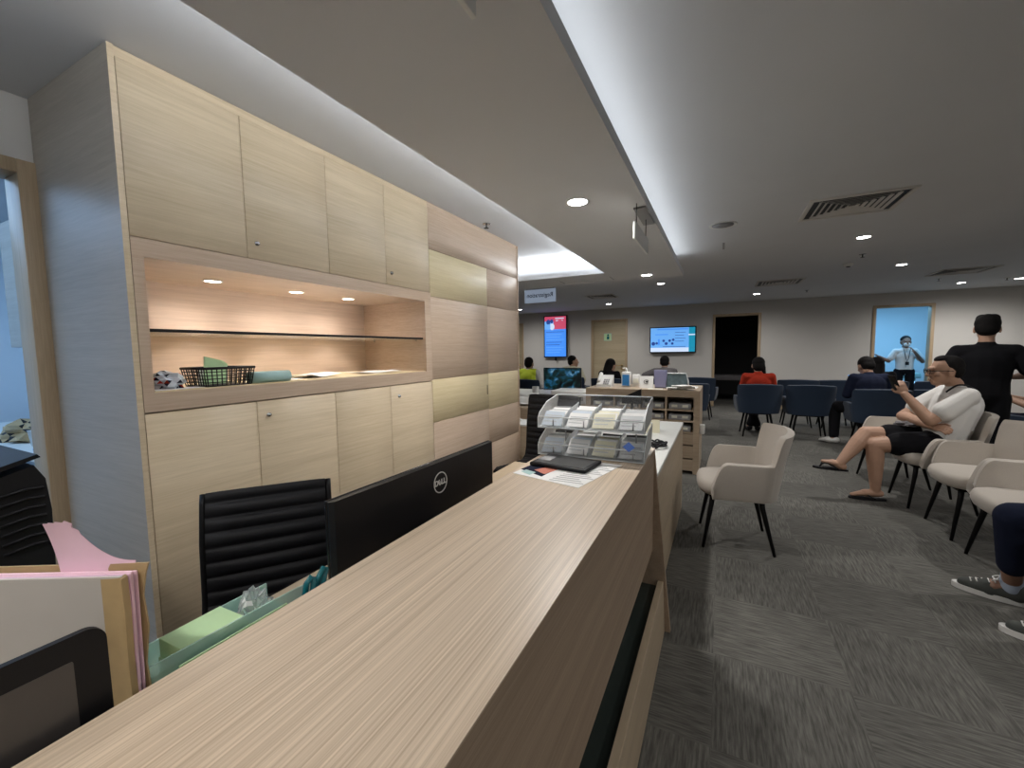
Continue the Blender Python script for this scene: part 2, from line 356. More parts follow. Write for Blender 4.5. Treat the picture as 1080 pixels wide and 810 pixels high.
def door_frame(n, x0, x1, h, w=0.055):
    b = MB()
    for a, c in ((x0-w, x0), (x1, x1+w)): b.box(a, c, FY-0.02, FY+0.14, 0, h+w, 'oak_jamb', bev=0.003)
    b.box(x0, x1, FY-0.02, FY+0.14, h, h+w, 'oak_jamb', bev=0.003)
    return struct(b.build('trim_%d' % n))
door_frame(2, -5.95, -5.13, 2.10); door_frame(3, -3.04, -2.20, 2.10); door_frame(4, -0.13, 0.74, 2.10); door_frame(5, 2.80, 3.63, 2.13)
def door_leaf(n, x0, x1, h, handle_x, sign=None):
    d = struct(MB().box(x0+0.003, x1-0.003, FY+0.02, FY+0.06, 0.005, h-0.003, 'oak_leaf').build('door_%d' % n))
    hb = MB(); hb.lathe([(0.026, 0), (0.026, 0.012)], 'brass', T=Matrix.Translation((handle_x, FY+0.02, 0.96)) @ Matrix.Rotation(PI/2, 4, 'X'))
    hb.tube([(handle_x, FY+0.01, 0.96), (handle_x, FY-0.04, 0.96)], 0.009); hb.tube([(handle_x, FY-0.04, 0.96), (handle_x-0.13, FY-0.04, 0.96)], 0.009)
    hb.box(handle_x-0.02, handle_x+0.02, FY+0.012, FY+0.02, 0.84, 0.90)
    hb.build('door_handle', 'brass', d)
    if sign:
        s = MB(); cx, cz, w_, h_ = sign
        s.box(cx-w_/2, cx+w_/2, FY+0.012, FY+0.02, cz-h_/2, cz+h_/2, 'teal_paper'); s.box(cx-w_/2+.01, cx+w_/2-.01, FY+0.010, FY+0.0125, cz-h_/2+.01, cz+h_/2-.01, 'green')
        s.ball((cx+0.01, FY+0.01, cz+0.05), (0.025, 0.004, 0.025), 'teal'); s.box(cx-0.02, cx+0.04, FY+0.008, FY+0.0105, cz-0.06, cz+0.02, 'teal')
        s.build('sign_plate', None, d)
    return d
door_leaf(1, -5.95, -5.13, 2.10, -5.22); door_leaf(2, -3.04, -2.20, 2.10, -2.29, (-2.66, 1.70, 0.20, 0.19))
# pantry doorway in the left wall
b = MB(); b.box(-2.65, -2.505, 0.665, 0.722, 0, 2.165, 'oak_jamb', bev=0.003); b.box(-2.65, -2.505, -0.28, 0.665, 2.11, 2.165, 'oak_jamb', bev=0.003); b.box(-2.65, -2.505, -0.28, -0.22, 0, 2.11, 'oak_jamb', bev=0.003)
struct(b.build('trim_6'))
# room behind the dark doorway, room behind the bright doorway, pantry
def room(n, x0, x1, y0, y1, mat):
    b = MB(); b.box(x0-0.05, x0, y0, y1, 0, CH, mat); b.box(x1, x1+0.05, y0, y1, 0, CH, mat); b.box(x0-0.05, x1+0.05, y1, y1+0.05, 0, CH, mat)
    return struct(b.build('wall_' + n))
room('dark_room', -1.3, 1.7, FY+0.12, 13.6, 'shaded_wall'); room('treatment_room', 2.3, 5.4, FY+0.12, 13.6, 'wall_room')
struct(MB().box(-1.3, 1.7, FY+0.12, 13.6, CH-0.02, CH-0.001, 'shaded_wall').build('ceiling_dark_room'))  # ceiling sheet with the same shade put into its colour
b = MB(); b.box(-5.2, -2.63, 1.40, 1.45, 0, CH, 'wall_room'); b.box(-5.25, -5.2, -1.6, 1.45, 0, CH, 'wall_room'); b.box(-5.2, -2.63, -1.65, -1.6, 0, CH, 'wall_room')
b.box(-2.64, -2.631, 0.73, 1.40, 0, CH, 'wall_room')
struct(b.build('wall_pantry'))

# ------------------------------------------------------------------ CEILING FITTINGS
def downlight(x, y, z, power, label, grp, mat='lamp', r=0.052, col=(1, 0.97, 0.935), spot=172):
    t = thing('downlight', label, 'ceiling light', (x, y, z), 0, grp)
    MB().lathe([(r*1.0, -0.001), (r*1.28, -0.006), (r*1.30, -0.001), (r*1.05, 0.0)], 'white_pl', n=28).build('trim_ring', None, t)
    MB().lathe([(r, -0.004), (r*0.9, -0.002)], mat, n=28).build('lens', None, t)
    d = bpy.data.lights.new('bulb', 'SPOT'); d.energy = power; d.color = col; d.spot_size = math.radians(spot); d.spot_blend = 0.9; d.shadow_soft_size = 0.05
    o = bpy.data.objects.new('bulb', d); COL.objects.link(o); o.parent = t; o.location = (0, 0, -0.012)
    return t
G = 'round recessed downlights'
downlight(-0.733, 2.314, 2.20, 50, 'large bright downlight in the dropped ceiling, nearest the camera', G)
downlight(-0.76, 4.914, 2.20, 30, 'downlight at the far end of the dropped ceiling, left of its corner', G)
DL = [(-0.886, 7.159, 'downlight just beyond the far end of the dropped ceiling'), (-2.334, 9.7, 'downlight near the far door, beside the flat dark vent'),
      (0.60, 9.56, 'downlight in front of the dark doorway'), (1.202, 5.192, 'downlight just beyond the big square vent'),
      (2.067, 7.188, 'second downlight beyond the big square vent, above the seated man'), (3.608, 9.81, 'downlight in front of the bright doorway'),
      (4.25, 9.72, 'downlight at the right edge, nearest the far right wall corner')]
downlight(-0.72, -0.29, 2.20, 24, 'added unseen downlight in the dropped ceiling behind the camera', 'added unseen downlights outside the frame')  # unseen; continues the row's spacing, added to brighten counter and cabinets
for x, y, l in DL: downlight(x, y, CH, 48, l, G)
for x, y, l in ((2.4, 3.2, 'over the beige armchairs'), (2.4, 0.8, 'over the aisle beside the camera'), (5.2, 5.2, 'over the right side of the waiting area'), (5.2, 2.0, 'in the right near corner of the waiting area'),
                (-5.0, 7.2, 'over the hidden left side of the staff desks'), (-4.6, 9.7, 'near the hidden far left corner'), (5.4, 7.4, 'right of the standing man, out of the frame'), (1.2, -1.4, 'behind the camera'), (-1.7, -1.6, 'behind the camera near the pantry wall')):
    downlight(x, y, CH, 48, 'added unseen downlight ' + l, 'added unseen downlights outside the frame')  # unseen lamps, added to raise the general brightness of the hall
def square_vent(x, y, sx, sy, z, label, rings=6, rz=0, depth=0.02):
    t = thing('ceiling_vent', label, 'air vent', (x, y, z), rz, 'square ceiling vents')
    f = MB(); w = 0.03
    for a, c, d, e in ((-sx, sx, -sy, -sy+w), (-sx, sx, sy-w, sy), (-sx, -sx+w, -sy+w, sy-w), (sx-w, sx, -sy+w, sy-w)): f.box(a, c, d, e, -0.012, 0, 'wall', bev=0.002)
    f.build('frame', None, t)
    MB().box(-sx+w, sx-w, -sy+w, sy-w, -0.003, 0, 'black').build('duct_opening', None, t)
    g = MB()
    for k in range(1, rings):
        u = 1-k/rings; a_, b_ = (sx-w)*u, (sy-w)*u; q = 0.30*(sx-w)/rings
        for P in (((-a_, -b_), (a_, -b_)), ((a_, -b_), (a_, b_)), ((a_, b_), (-a_, b_)), ((-a_, b_), (-a_, -b_))):
            (ax, ay), (bx, by) = P; n = Vector((ay-by, bx-ax)).normalized()*(-1)
            ox, oy = n.x*q, n.y*q
            vs = [(ax, ay, -0.012), (bx, by, -0.012), (bx-ox*1.6+0, by-oy*1.6, -0.004), (ax-ox*1.6, ay-oy*1.6, -0.004)]
            vs2 = [(v[0], v[1], v[2]+0.002) for v in vs]
            g._add(vs+vs2, [(0, 1, 2, 3), (7, 6, 5, 4), (0, 4, 5, 1), (1, 5, 6, 2), (2, 6, 7, 3), (3, 7, 4, 0)], 'wall')
    g.build('vanes', None, t)
    return t
square_vent(0.845, 3.98, 0.30, 0.27, CH, 'large square multi-vane ceiling vent, nearest the camera', 7)
square_vent(0.81, 8.05, 0.32, 0.31, CH, 'square ceiling vent in front of the dark doorway', 6)
square_vent(3.03, 8.25, 0.30, 0.30, CH, 'square ceiling vent toward the bright doorway, partly cut by glare', 6)
square_vent(-2.12, 8.25, 0.28, 0.28, CH, 'flat dark ceiling vent near the far door', 5)
t = thing('ceiling_speaker', 'round flush ceiling speaker right of the dropped ceiling', 'speaker', (-0.01, 4.07, CH))
MB().lathe([(0.085, 0), (0.105, -0.006), (0.11, 0)], 'white_pl').build('rim', None, t); MB().lathe([(0.085, -0.004), (0.03, -0.007)], 'grey_pl').build('grille', None, t)
t = thing('smoke_detector', 'small white domed smoke detector on the far ceiling', 'smoke detector', (1.42, 6.74, CH))
MB().lathe([(0.055, 0), (0.055, -0.015), (0.04, -0.035), (0.0, -0.038)], 'white_pl').build('dome', None, t); MB().lathe([(0.025, -0.037), (0.02, -0.045)], 'black').build('sensor', None, t)
def sprinkler(x, y, z, label):
    t = thing('sprinkler_head', label, 'sprinkler', (x, y, z), 0, 'fire sprinkler heads')
    MB().lathe([(0.035, 0), (0.035, -0.004), (0.012, -0.008)], 'chrome').build('escutcheon', None, t)
    MB().tube([(0, 0, -0.005), (0, 0, -0.03)], 0.006, 'dark_metal').build('stem', None, t)
    MB().lathe([(0.02, -0.034), (0.02, -0.037)], 'dark_metal').build('deflector', None, t)
for x, y, l in ((-1.744, 3.062, 'sprinkler head above the tall panelled cabinets'), (1.42, 6.14, 'sprinkler head beside the smoke detector'),
                (1.397, 9.46, 'sprinkler head in front of the blank far wall'), (3.06, 9.04, 'sprinkler head near the bright doorway'), (4.03, 9.53, 'sprinkler head near the right edge')): sprinkler(x, y, CH, l)
# narrow access latch on the ceiling next to the speaker
tag(MB().box(-0.01, 0.01, 4.75, 5.05, CH-0.004, CH, 'grey_pl').build('ceiling_latch'), 'thin grey strip on the ceiling beyond the round speaker', 'ceiling strip')

def hanging_sign(loc, rz, label, w, h, drop, off=0.0):
    t = thing('hanging_sign', label, 'sign', loc, rz)
    MB().box(-w*0.40+off, w*0.40+off, -0.035, 0.035, -0.012, 0, 'grey_pl', bev=0.002).build('mounting_plate', None, t)
    for s in (-1, 1): MB().tube([(s*w*0.36, 0, -0.01), (s*w*0.36, 0, -drop)], 0.0025, 'dark_metal', n=6).build('rod', None, t)
    p = MB(); p.box(-w/2, w/2, -0.006, 0.006, -drop-h, -drop, 'white_pl', bev=0.002); p.build('panel', None, t)
    return t, drop, h
hanging_sign((-0.44, 2.63, 2.20), PI/2, 'white hanging panel seen edge-on from the dropped ceiling', 0.45, 0.095, 0.12, 0.11)
hanging_sign((-0.45, 0.532, 2.20), PI/2, 'tip of a white hanging panel at the top edge of the picture', 0.45, 0.11, 0.058, 0.0)
# Registration sign, read from behind
t = thing('hanging_sign', 'white Registration sign seen from behind, hanging beside the cabinets', 'sign', (-2.29, 5.5, CH))
MB().box(-0.28, 0.28, -0.03, 0.03, -0.012, 0, 'grey_pl').build('mounting_plate', None, t)
for s in (-1, 1): MB().tube([(s*0.2, 0, -0.01), (s*0.2, 0, -0.185)], 0.003, 'dark_metal', n=6).build('rod', None, t)
MB().box(-0.235, 0.235, -0.006, 0.006, -0.375, -0.185, 'sign_face', bev=0.002).build('panel', None, t)
b = MB(); b.box(-0.237, 0.237, -0.009, 0.009, -0.188, -0.18, 'grey_pl'); b.box(-0.237, 0.237, -0.009, 0.009, -0.38, -0.372, 'grey_pl'); b.build('rail', None, t)
text_mesh('Registration', 0.082, 0.001, 'scr_navy_ink' if False else 'navy_cloth', 'lettering', t, Matrix.Translation((0, -0.009, -0.27)) @ Matrix.Rotation(PI/2, 4, 'X') @ Matrix.Diagonal((-1, 1, 1, 1)), bold=0.0007)
tag(MB().box(-1.98, -1.78, 5.6, 5.63, CH-0.004, CH, 'white_pl').build('ceiling_label'), 'small white strip on the ceiling right of the Registration sign', 'ceiling strip')

# ------------------------------------------------------------------ CABINET WALL (front plane x = CX, facing +x)
CX, CB = -1.84, -2.52
Ys = [0.722, 1.144, 1.568, 1.986, 2.41]; YE = [3.22, 3.825]
g = 0.0015
def front(name, y0, y1, z0, z1, mat, parent, lock=None, x=CX, th=0.02):
    d = MB().box(x-th, x, y0+g, y1-g, z0+g, z1-g, mat, bev=0.0012, seg=1).build(name, None, parent)
    if lock:
        ly, lz = lock
        T = Matrix.Translation((x, ly, lz)) @ Matrix.Rotation(PI/2, 4, 'Y')
        MB().lathe([(0.0105, 0), (0.0105, 0.003), (0.008, 0.004), (0.008, 0.010), (0.003, 0.011)], 'chrome', n=16, T=T).build('lock', None, d)
    return d
ZT = 2.385
def cab_unit(y0, y1, z0, z1, label, doors):
    t = thing('wall_cabinet' if z0 > 1 else 'base_cabinet', label, 'cabinet')
    b = MB(); b.box(CB, CX-0.0215, y0, y1, z0, z1, 'oak_frame'); b.build('carcass', None, t)
    if z0 > 1: MB().box(CB, CX-0.004, y0, y1, ZT+0.0005, CH-0.002, 'oak_door').build('top_fillet', None, t)
    else: MB().box(CB, CX-0.05, y0, y1, 0, 0.079, 'oak_frame').build('plinth', None, t)
    for (a, c, lk) in doors: front('door', a, c, z0, z1, 'oak_door', t, lk)
    return t
cab_unit(Ys[0]+.016, Ys[2], 1.797, ZT, 'upper oak cupboard pair at the near end, lock on its right door', [(Ys[0]+.016, Ys[1], None), (Ys[1], Ys[2], (1.188, 1.866))])
cab_unit(Ys[2], Ys[4], 1.797, ZT, 'upper oak cupboard pair nearer the Registration sign', [(Ys[2], Ys[3], None), (Ys[3], Ys[4], (2.03, 1.87))])
cab_unit(Ys[0]+.016, Ys[2], 0.08, 1.172, 'lower oak cupboard pair at the near end, behind the ribbed black chair', [(Ys[0]+.016, Ys[1], None), (Ys[1], Ys[2], (1.195, 1.105))])
cab_unit(Ys[2], Ys[4], 0.08, 1.172, 'lower oak cupboard pair behind the large monitor', [(Ys[2], Ys[3], None), (Ys[3], Ys[4], (2.06, 1.10))])
t = thing('cabinet_end_panel', 'tall greyish oak end panel of the cupboard wall beside the pantry doorway', 'cabinet panel')
MB().box(CB, CX+0.002, Ys[0]-0.004, Ys[0]+0.014, 0, CH-0.002, 'oak_end').build('panel', None, t)
MB().box(CX+0.0021, CX+0.0032, Ys[0]-0.004, Ys[0]+0.014, 0, CH-0.002, 'oak_door').build('edge_band', None, t)
# display niche
NT, NB_, NX = 1.73, 1.245, -2.41
t = thing('display_niche', 'lit open oak niche with a dark-edged glass shelf between the upper and lower cupboards', 'shelf unit')
y0, y1 = Ys[0]+.016, Ys[4]; iy0, iy1 = 0.772, 2.345
XF = CX+0.004
b = MB(); b.box(CB, XF, y0, y1, NT, 1.794, 'oak_frame'); b.box(CB, XF, y0, y1, 1.176, NB_, 'oak_frame')
b.box(CB, XF, y0, iy0, NB_, NT, 'oak_frame'); b.box(CB, XF, iy1, y1, NB_, NT, 'oak_frame'); b.build('frame', None, t)
MB().box(CB, NX, iy0, iy1, NB_, NT, 'oak_back').build('back_panel', None, t)
MB().box(NX, CX-0.01, iy0, iy1, NB_, NB_+0.004, 'oak_yellow').build('shelf_base', None, t)
gs = MB().box(NX+0.002, CX-0.02, iy0+0.002, iy1-0.002, 1.469, 1.477, 'acrylic').build('glass_shelf', None, t)
MB().box(CX-0.02, CX-0.0185, iy0+0.002, iy1-0.002, 1.467, 1.479, 'black').build('front_edge', None, gs)
for yy in (iy0+0.004, iy1-0.004):
    for xx in (CX-0.08, NX+0.1): MB().lathe([(0.006, 0), (0.006, 0.012)], 'chrome', n=12, c=(xx, yy, 1.456)).build('shelf_pin', None, t)
for i, yy in enumerate((1.169, 1.605, 1.976)):
    downlight(-2.16, yy, NT, 5.0, ('warm spotlight in the niche ceiling, nearest the camera', 'warm spotlight in the middle of the niche ceiling', 'warm spotlight at the far end of the niche ceiling')[i],
              'warm niche spotlights', 'lamp_warm', 0.032, (1, 0.88, 0.80), 165)
# tall panelled section
t = thing('tall_cabinet', 'tall oak panelled cabinet with pale yellow panels at the far end of the cupboard wall', 'cabinet')
MB().box(CB, CX-0.0215, Ys[4]+0.002, YE[1], 0.08, ZT, 'oak_frame').build('carcass', None, t)
MB().box(CB, CX-0.004, Ys[4]+0.002, YE[1], ZT+0.0005, CH-0.002, 'oak_frame').build('top_fillet', None, t)
MB().box(CB, CX-0.05, Ys[4]+0.002, YE[1], 0, 0.079, 'oak_frame').build('plinth', None, t)
MB().box(CB, CX+0.006, YE[1], YE[1]+0.018, 0, CH-0.006, 'oak_frame').build('end_panel', None, t)
ya, yb, yc = Ys[4]+0.002, YE[0], YE[1]
for (a, c, z0, z1, mt) in ((ya, yc, 2.098, ZT, 'oak_frame'), (ya, yb, 1.772, 2.098, 'oak_yellow'), (yb, yc, 1.772, 2.098, 'oak_frame'), (ya, yb, 1.183, 1.772, 'oak_frame'), (yb, yc, 1.183, 1.772, 'oak_frame'),
                           (ya, yb, 0.87, 1.183, 'oak_yellow'), (yb, yc, 0.86, 1.183, 'oak_yellow'), (ya, yb, 0.08, 0.87, 'oak_frame'), (yb, yc, 0.55, 0.86, 'oak_frame'), (yb, yc, 0.08, 0.55, 'oak_frame')):
    p = front('panel', a, c, z0, z1, mt, t)
    if mt == 'oak_yellow' and z1 < 1.3 and a == ya:
        MB().box(CX, CX+0.002, yb-0.03, yb-0.022, 1.0, 1.08, 'dark_metal').build('keyhole', None, p)

# ------------------------------------------------------------------ things in the niche
t = thing('plastic_basket', 'small black slotted plastic basket on the niche shelf holding a green slip', 'basket', (-1.93, 1.045, NB_+0.005), 0.05)
bk = MB(); hw, hd, H = 0.10, 0.085, 0.075
def wallgrid(p0, p1, q0, q1):   # lattice between bottom edge p0-p1 and top edge q0-q1
    p0, p1, q0, q1 = map(Vector, (p0, p1, q0, q1)); n = 10
    for i in range(n+1):
        u = i/n; bk.tube([p0.lerp(p1, u), q0.lerp(q1, u)], 0.0022, 'black', n=5)
    for v in (0.0, 0.2, 0.4, 0.6, 0.8): bk.tube([p0.lerp(q0, v), p1.lerp(q1, v)], 0.0018, 'black', n=5)
    bk.tube([q0, q1], 0.006, 'black', n=6)
B = [(-hd*.88, -hw*.9, .003), (hd*.88, -hw*.9, .003), (hd*.88, hw*.9, .003), (-hd*.88, hw*.9, .003)]; Tt = [(-hd, -hw, H), (hd, -hw, H), (hd, hw, H), (-hd, hw, H)]
for i in range(4): wallgrid(B[i], B[(i+1) % 4], Tt[i], Tt[(i+1) % 4])
bk.box(-hd*.88, hd*.88, -hw*.9, hw*.9, 0, 0.003, 'black'); bk.build('lattice_body', None, t)
tag(MB().prism([(-0.05, 0.0), (0.055, 0.0), (0.055, 0.085), (0.03, 0.10), (-0.05, 0.118)], 'x', 0, 0.004, 'green').build('green_slip', None, None, (-1.94, 1.03, NB_+0.012), (0, 0.1, 0.2)), 'pale green folded slip standing in the black basket', 'paper')
tag(MB().prism([(-0.06, 0), (0.06, 0), (0.06, 0.062), (-0.06, 0.066)], 'x', 0, 0.006, 'paper').build('paper_pad', None, None, (-1.97, 1.04, NB_+0.012), (0, 0.06, 0.1)), 'white papers tucked inside the black basket', 'paper')
t = thing('paper_roll', 'pale teal rolled poster lying on the niche shelf beside the basket', 'poster roll', (-1.88, 1.235, NB_+0.031), 0.0)
bb = MB(); T = Matrix.Rotation(math.radians(82), 4, 'Z') @ Matrix.Rotation(PI/2, 4, 'Y')
bb.lathe([(0.024, -0.09), (0.026, -0.09), (0.026, 0.09), (0.024, 0.09)], 'teal_paper', T=T); 
bb.build('outer_sheet', None, t); MB().lathe([(0.0235, -0.088), (0.0235, 0.0905), (0.010, 0.0905)], 'leather', T=T).build('hollow_end', None, t)
def crumple(name, label, cat, loc, sx, sy, sz, mats, seed, rz=0):
    rnd = random.Random(seed); bm = bmesh.new(); bmesh.ops.create_icosphere(bm, subdivisions=3, radius=1)
    from mathutils import noise
    for v in bm.verts:
        n = noise.noise(v.co*2.3+Vector((seed, 0, 0)))*0.5+noise.noise(v.co*5+Vector((0, seed, 0)))*0.25
        v.co *= 1+n; v.co = Vector((v.co.x*sx, v.co.y*sy, max(v.co.z, -0.55)*sz))
    zmin = min(v.co.z for v in bm.verts)
    for v in bm.verts: v.co.z -= zmin
    mb = MB()
    for f in bm.faces: pass
    me = bpy.data.meshes.new(name); bm.to_mesh(me); bm.free()
    for mt in mats: me.materials.append(M[mt])
    for p in me.polygons: p.material_index = 0 if rnd.random() < 0.8 or len(mats) < 2 else rnd.randrange(1, len(mats))
    o = bpy.data.objects.new(name, me); COL.objects.link(o); o.location = loc; o.rotation_euler = (0, 0, rz)
    return tag(o, label, cat)
M['bag'] = plain('pale_blue_film', (0.50, 0.55, 0.62), 0.3)
crumple('plastic_bag', 'crumpled pale blue plastic bag with red print left of the basket', 'bag', (-1.97, 0.865, NB_+0.005), 0.075, 0.055, 0.042, ['bag', 'red_cloth', 'navy_cloth'], 3)
def sheet(name, label, x, y, z, w, l, rz, mat='paper', th=0.0015, curl=0.0, group=None, nx=6):
    b = MB(); rows = []
    z += 0.004*bool(curl); n = 8
    for s_, dz in ((0, 0),):
        for i in range(n+1):
            u = i/n-0.5; rows.append([Vector((w*(v/6-0.5), l*u, curl*abs(2*u)**2 + 0.0 + 0.003*math.sin(9*u+v)*bool(curl))) for v in range(7)])
    b.grid(rows, mat, smooth=False)
    bot = [[v+Vector((0, 0, -th)) for v in r] for r in rows]; b.grid(bot, mat, smooth=False)
    for e0, e1 in ((rows[0], bot[0]), (rows[-1], bot[-1]), ([r[0] for r in rows], [r[0] for r in bot]), ([r[-1] for r in rows], [r[-1] for r in bot])): b.grid([e0, e1], mat, smooth=False)
    o = b.build(name, None, None, (x, y, z+th), (0, 0, rz)); tag(o, label, 'paper', group)
    return o
sheet('paper_sheet', 'white sheet on the niche shelf in front of the plastic bag', -1.90, 0.87, NB_+0.005, 0.07, 0.18, 0.1)
sheet('paper_sheet', 'curled white sheet at the middle of the niche shelf', -2.06, 1.60, NB_+0.005, 0.20, 0.28, 0.3, curl=0.012)
sheet('paper_sheet', 'white sheet lying toward the far end of the niche shelf', -2.05, 2.05, NB_+0.005, 0.21, 0.30, -0.2, curl=0.004)
sheet('paper_sheet', 'flat white sheet beside the rolled poster on the niche shelf', -2.0, 1.42, NB_+0.005, 0.12, 0.10, 0.5)

# ------------------------------------------------------------------ RECEPTION COUNTER
CT = 0.90
t = thing('reception_counter', 'long oak transaction counter with fine grain running away from the camera', 'counter')
MB().box(-0.735, -0.275, -0.6, 2.09, CT-0.004, CT, 'oak_top').build('countertop', None, t)
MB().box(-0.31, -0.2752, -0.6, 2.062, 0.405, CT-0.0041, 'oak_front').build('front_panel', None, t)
MB().box(-0.36, -0.345, -0.6, 2.062, 0.02, 0.86, 'glassy').build('recess_panel', None, t)
MB().prism([(-0.25, 0.252), (-0.226, 0.252), (-0.224, 0.249), (-0.216, 0.0), (-0.25, 0.0)], 'y', -0.6, 2.062, 'oak_desk').build('plinth', None, t)
MB().box(-0.344, -0.2505, -0.6, 2.062, 0.215, 0.225, 'glassy').build('recess_ledge', None, t)
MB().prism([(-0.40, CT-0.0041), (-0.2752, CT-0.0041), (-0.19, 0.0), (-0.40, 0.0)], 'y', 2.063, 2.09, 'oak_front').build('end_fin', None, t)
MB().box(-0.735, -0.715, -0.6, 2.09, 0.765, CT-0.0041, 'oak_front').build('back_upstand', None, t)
MB().box(-0.715, -0.40, 2.07, 2.09, 0.0, CT-0.0041, 'oak_front').build('end_panel', None, t)
t = thing('staff_desk', 'low pale worktop behind the counter carrying the monitor and files', 'desk')
MB().box(-1.02, -0.37, -0.6, 2.06, 0.735, 0.762, 'oak_desk', bev=0.002, seg=1).build('worktop', None, t)
for yy in (-0.58, 0.7, 2.03): MB().box(-0.98, -0.37, yy-0.012, yy+0.012, 0, 0.735, 'oak_desk').build('leg_panel', None, t)
# white-topped second desk
t = thing('reception_desk', 'oak-fronted desk with a white worktop beyond the long counter', 'desk')
DE = 3.84
MB().box(-0.95, -0.275, 2.12, DE, 0.722, 0.745, 'white', bev=0.002, seg=1).build('worktop', None, t)
MB().box(-0.30, -0.277, 2.12, DE-0.01, 0, 0.7215, 'oak_desk').build('front_panel', None, t)
MB().box(-0.95, -0.30, DE-0.035, DE-0.01, 0, 0.7215, 'oak_desk').build('end_panel', None, t)
MB().box(-0.95, -0.30, 2.12, 2.145, 0, 0.7215, 'oak_desk').build('end_panel', None, t)

# monitor seen from behind
t = thing('computer_monitor', 'large black monitor seen from behind with a round DELL badge, beside the ribbed chair', 'monitor', (-0.86, 1.100, 0.762), -0.03)
Hh = 0.41; z0 = -0.0; b = MB()
P = [(-0.008, -0.393), (-0.0, -0.395), (0.010, -0.385), (0.014, -0.2), (0.014, 0.2), (0.010, 0.385), (0.0, 0.395), (-0.008, 0.393)]
b.prism([(x, y) for x, y in P], 'z', -0.10+0.13, 0.245, 'black'); b.build('back_shell', None, t)
MB().box(-0.016, -0.0085, -0.395, 0.395, 0.03, 0.247, 'black_gloss', bev=0.002).build('bezel', None, t)
MB().box(-0.017, -0.0162, -0.385, 0.385, 0.04, 0.238, 'black_gloss').build('screen', None, t)
MB().prism([(-0.10, -0.12), (0.12, -0.10), (0.12, 0.10), (-0.10, 0.12)], 'z', 0, 0.012, 'black').build('foot', None, t)
MB().box(0.0145, 0.034, -0.03, 0.03, 0.012, 0.06, 'black', bev=0.004).build('neck', None, t)
Tb = Matrix.Translation((0.0145, 0.035, 0.175)) @ Matrix.Rotation(PI/2, 4, 'Z') @ Matrix.Rotation(PI/2, 4, 'X')
b = MB()
rr = []
for k in range(41):
    a = 2*PI*k/40; rr.append((a,))
pts_o = [(0.036*math.cos(2*PI*k/40), 0.036*math.sin(2*PI*k/40)) for k in range(40)]
vs = []; fs = []
for (rad, zz) in ((0.036, 0), (0.036, 0.0012), (0.0325, 0.0012), (0.0325, 0)):
    for k in range(40): vs.append(Tb @ Vector((rad*math.cos(2*PI*k/40), rad*math.sin(2*PI*k/40), zz)))
for r_ in range(3):
    for k in range(40): fs.append([r_*40+k, r_*40+(k+1) % 40, (r_+1)*40+(k+1) % 40, (r_+1)*40+k])
bd = b._add(vs, fs, 'white_pl').build('badge_ring', None, t)
text_mesh('D', 0.026, 0.0006, 'white_pl', 'badge_letter', t, Tb @ Matrix.Translation((-0.0215, 0, 0.0006)), 0.0008)
text_mesh('E', 0.024, 0.0006, 'white_pl', 'badge_letter', t, Tb @ Matrix.Translation((-0.0055, -0.0005, 0.0006)) @ Matrix.Rotation(math.radians(35), 4, 'Z'), 0.0008)
text_mesh('L', 0.026, 0.0006, 'white_pl', 'badge_letter', t, Tb @ Matrix.Translation((0.0095, 0, 0.0006)), 0.0008)
text_mesh('L', 0.026, 0.0006, 'white_pl', 'badge_letter', t, Tb @ Matrix.Translation((0.0225, 0, 0.0006)), 0.0008)

